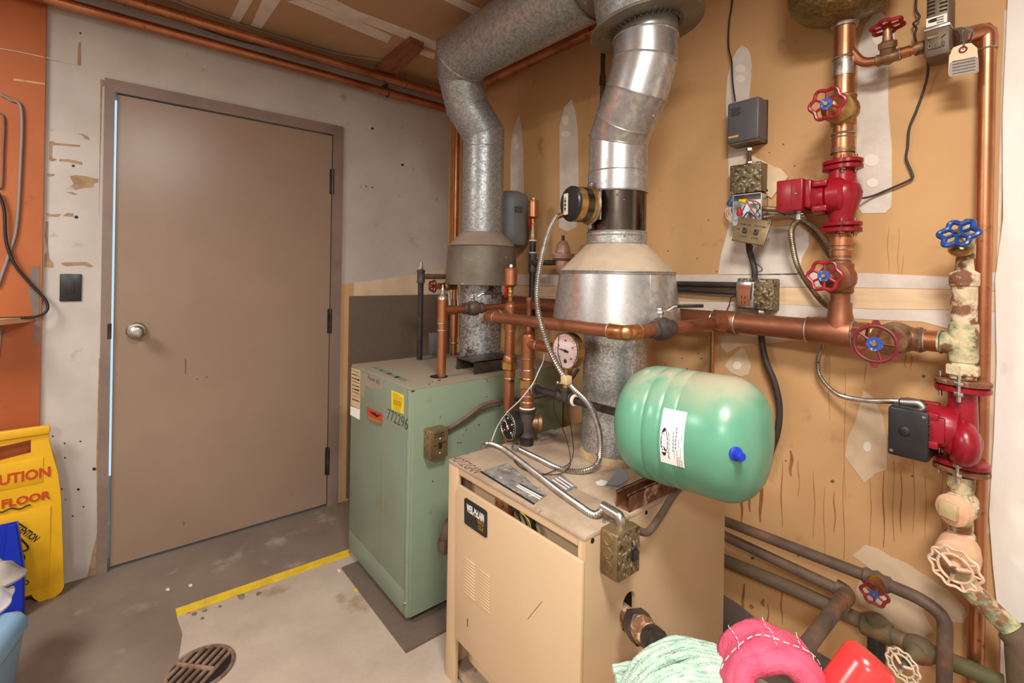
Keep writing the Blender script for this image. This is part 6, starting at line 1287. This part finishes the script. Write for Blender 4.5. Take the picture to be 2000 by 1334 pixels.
T_('ATTENTION', 49, 1038, .024, .108, 'ink', xd=xd, yd=yd)
p = X(40, 1068, .085); build('warning_outline', MB().tube(spline([V((.087, X(a, b, .085).y, X(a, b, .085).z)) for a, b in [(20, 1030), (34, 1045), (54, 1066), (52, 1074), (38, 1076), (25, 1074)]]), .003, 6), 'ink', cs)
build('slipping_leg', MB().tube(spline([V((.087, X(a, b, .085).y, X(a, b, .085).z)) for a, b in [(38, 1086), (46, 1084), (48, 1090), (44, 1096)]]), .003, 6), 'ink', cs)
T_('PISO MOJADO', 20, 1120, .022, .15, 'ink', xd=xd, yd=yd)
# ================================================================== blue tub, rags, pale blue bucket
bt_ = thing('pale_blue_bin', 'pale blue plastic bin with rounded lid beside caution sign', 'bin', (.62, -2.1, 0))
zt_ = .30; eA = G(56, 1180, zt_); eB = G(2, 1252, zt_); bd_ = (eB - eA).normalized(); bs_ = V((bd_.y, -bd_.x, 0))
if bs_.y > 0: bs_ = -bs_
def ring(z, g, r=.03, n=5, w=.36, l=.42):
    o = eA - bd_ * .0; pts = []
    for (u0, v0, a0_) in ((l - r + g, -g + r, -90), (l - r + g, w - r + g, 0), (r - g, w - r + g, 90), (r - g, r - g, 180)):
        for k in range(n + 1):
            a = math.radians(a0_ + 90 * k / n); q = o + bd_ * (u0 + r * math.cos(a)) + bs_ * (v0 + r * math.sin(a)); pts.append(V((q.x, q.y, z)))
    return pts
build('body', MB().rings([ring(.02, -.022), ring(.20, -.004), ring(.25, 0)]), 'light_blue', bt_)
build('lid', MB().rings([ring(.246, .006), ring(.268, .006), ring(.290, -.004), ring(.300, -.02)]), 'light_blue', bt_, ang=60)
for k in range(2):
    q = eA + bd_ * .05 + bs_ * (.05 + .03 * k); build('lid_groove', MB().tube([V((q.x, q.y, zt_)), V((q.x, q.y, zt_)) + bs_ * .2 * 0 + bd_ * .22], .003, 6), 'tank_grey', bt_)
build('skirt', MB().rings([ring(.0, .012), ring(.03, .0)]), 'label_white', bt_)
PX = .165
q1, q2, q3, q4 = X(31, 1024, PX), X(45, 1118, PX), X(16, 1026, PX), X(4, 1120, PX)
tb_ = thing('blue_dustpan', 'royal blue plastic dustpan standing upright against the caution sign', 'dustpan', (PX, q2.y - .12, 0))
build('pan', MB().poly([(PX - .03, q1.y - .24, q1.z), (PX - .03, q1.y, q1.z), (PX - .03, q2.y, q2.z), (PX - .03, q2.y, 0), (PX - .03, q1.y - .26, 0)], (1, 0, 0), .005), 'blue_plastic', tb_, smooth=False)
build('side_wall', MB().poly([q1, q2, (PX, q2.y, 0.0), (PX, q4.y, 0.0), q4, q3], (1, 0, 0), .006), 'blue_plastic', tb_, smooth=False)
build('side_edge', MB().poly([(PX - .028, q1.y, q1.z), q1, q2, (PX, q2.y, 0.0), (PX - .028, q2.y, 0.0), (PX - .028, q2.y, q2.z)], (0, 1, 0), .004), 'blue_plastic', tb_, smooth=False)
def rag(name, c, sx, sy, h, mt, label, seed):
    random.seed(seed); n = 30; vs = []; fs = []; c = V(c); ph = [random.uniform(0, 6.3) for _ in range(6)]
    for i in range(n + 1):
        for j in range(n + 1):
            u = i / n * 2 - 1; v = j / n * 2 - 1; e = math.sqrt(u * u + v * v - u * u * v * v)
            fold = .30 * math.sin(u * 6 + ph[0] + 2 * math.sin(v * 2.2 + ph[1])) + .22 * math.sin(v * 9 + ph[2] + u * 3) + .12 * math.sin(u * 15 + v * 7 + ph[3])
            z = h * (1 - e * e) * (1 + fold) + h * .25 * fold * (1 - e) + .010
            k = math.sqrt(max(1e-6, 1 - v * v / 2)); l = math.sqrt(max(1e-6, 1 - u * u / 2))
            rim = 1 + .10 * math.sin(3 * math.atan2(v, u + 1e-6) + ph[4])
            vs.append(c + V((u * k * sx * rim, v * l * sy * rim, z)))
    m_ = len(vs); vs2 = [v_ - V((0, 0, .005)) for v_ in vs]
    for i in range(n):
        for j in range(n): fs.append((i * (n + 1) + j, (i + 1) * (n + 1) + j, (i + 1) * (n + 1) + j + 1, i * (n + 1) + j + 1))
    fs += [tuple(k + m_ for k in f[::-1]) for f in fs]
    return solo(name, MB().add(vs + vs2, fs), mt, label, 'rag', ang=80)
c1 = G(18, 1172, .305); rag('white_rag', V((c1.x - .01, c1.y - .085, .302)), .10, .10, .045, 'rag_white', 'crumpled whitish rag lying on the pale blue bin', 9)
c2 = D(18, 1140, (c1 - CAM).dot(FW) + .05); rag('grey_rag', V((c2.x - .03, c2.y - .05, .325)), .085, .08, .05, 'rag_grey', 'crumpled grey rag lying over the whitish rag', 3)
# ================================================================== mops and bucket
mc_ = D(1345, 1345, 1.0)
bk = thing('mop_bucket', 'yellow mop bucket holding the mops beside the tan boiler', 'bucket', (2.16, -.84, 0))
bzt = .385
def oval(cx, cy, a, b, z, n=36): return [V((cx + a * math.cos(2 * math.pi * k / n), cy + b * math.sin(2 * math.pi * k / n), z)) for k in range(n)]
bcx, bcy = 2.20, -.80
build('tub', MB().rings([oval(bcx, bcy, .17, .15, .0), oval(bcx, bcy, .20, .18, bzt), oval(bcx, bcy, .19, .17, bzt), oval(bcx, bcy, .16, .14, .02)]), 'sign_yellow', bk)
build('rim', MB().tube(oval(bcx, bcy, .20, .18, bzt), .009, 8, closed=True), 'sign_yellow', bk)
# string mop: strands draped over a dome
mp = thing('string_mop', 'pale mint green string mop head bunched in the bucket', 'mop', (2.13, -.80, bzt))
random.seed(11)
dcn = D(1365, 1342, .93); A_, Bq, Hm = .135, .115, .070
base = V((dcn.x, dcn.y, dcn.z - .012))
build('mop_core', MB().ball(base + V((0, 0, -.04)), .1, (1.25, 1.05, .95), 20), 'mop', mp)
dirx = (RT * .96 + UP * 0).normalized(); diry = FW.normalized()
mb = MB()
for row in range(22):
    v = -1 + 2 * row / 21
    for lay in range(2):
        pts = []; jit = random.uniform(-.03, .03); wob = random.uniform(0, 6)
        for k in range(17):
            u = -1.05 + 2.1 * k / 16; rr = max(0.0, 1 - u * u * .92 - (v * .9) ** 2)
            z = Hm * math.sqrt(rr) * 1.6 - .05 + lay * .004
            pts.append(base + dirx * (u * A_) + diry * ((v + jit + .05 * math.sin(u * 4 + wob)) * Bq) + V((0, 0, z + .002 * math.sin(k * 1.7 + wob))))
        mb.tube(pts, .0062, 7)
build('yarn', mb, 'mop', mp, kind='stuff', ang=80)
# pink quilted pad folded like a saddle
pk = thing('pink_dust_mitt', 'pink quilted dust mop pad with white stitching arched over bucket', 'mop pad', D(1500, 1330, .88))
pc = D(1503, 1326, .90); ax = (-FW * .96 - RT * .22 + UP * .10).normalized(); sd = RT; n1, n2 = 20, 8
def arch(k, j, o=0.0):
    a = math.pi * (1.08 - 1.16 * k / n1); l = -.055 + .11 * j / n2
    ra_ = .086 + o + .006 * math.sin(a * 3 + j) ; rb = .082 + o + .004 * math.sin(j * 1.3 + k * .9)
    return pc + sd * (ra_ * math.cos(a)) + UP * (rb * math.sin(a) * (1 + .06 * math.sin(l * 30))) + ax * (l + .012 * math.sin(a * 2))
mb = MB(); vs = []; fs = []
for o in (0.0, -.034):
    for k in range(n1 + 1):
        for j in range(n2 + 1): vs.append(arch(k, j, o + (.005 * math.sin(math.pi * j / n2 * 3) ** 2 if o == 0 else 0)))
W_ = n2 + 1; off = (n1 + 1) * W_
for k in range(n1):
    for j in range(n2):
        fs.append((k * W_ + j, (k + 1) * W_ + j, (k + 1) * W_ + j + 1, k * W_ + j + 1)); fs.append((off + k * W_ + j, off + k * W_ + j + 1, off + (k + 1) * W_ + j + 1, off + (k + 1) * W_ + j))
    for j in (0, n2): fs.append((k * W_ + j, (k + 1) * W_ + j, off + (k + 1) * W_ + j, off + k * W_ + j))
for k in (0, n1):
    for j in range(n2): fs.append((k * W_ + j, k * W_ + j + 1, off + k * W_ + j + 1, off + k * W_ + j))
pad = build('pad', mb.add(vs, fs), 'pink_cloth', pk, ang=80)
build('rolled_edge', MB().tube([arch(k, n2, -.017) for k in range(n1 + 1)], .019, 10), 'pink_cloth', pad, ang=80)
for k in (6, 10, 14):
    for j in range(7): build('stitch', MB().tube([arch(k, j + .15, .006), arch(k, j + .75, .006)], .0008, 5), 'label_white', pad)
for k in range(3, 17): build('stitch', MB().tube([arch(k, 5.4, .0055), arch(k + .6, 5.4, .0055)], .0008, 5), 'label_white', pad)
# red bottle
rb0 = D(1668, 1352, .80); rd = (D(1690, 1275, .80) - D(1640, 1345, .80)).normalized(); 
rd = (D(1692, 1280, .84) - D(1640, 1352, .84)).normalized(); r0_ = D(1650, 1362, .84)
rbt = thing('red_plastic_cylinder', 'glossy bright red plastic cylinder leaning beside the bucket', 'cylinder', r0_ - rd * .12)
build('body', MB().lathe([(.036, -.14), (.040, -.135), (.041, .065), (.039, .077), (.032, .085), (.0, .087)], r0_, rd, 36), 'red_plastic', rbt)
build('base_ring', MB().lathe([(.042, -.145), (.042, -.13)], r0_, rd, 30), 'red_wheel_dull', rbt)
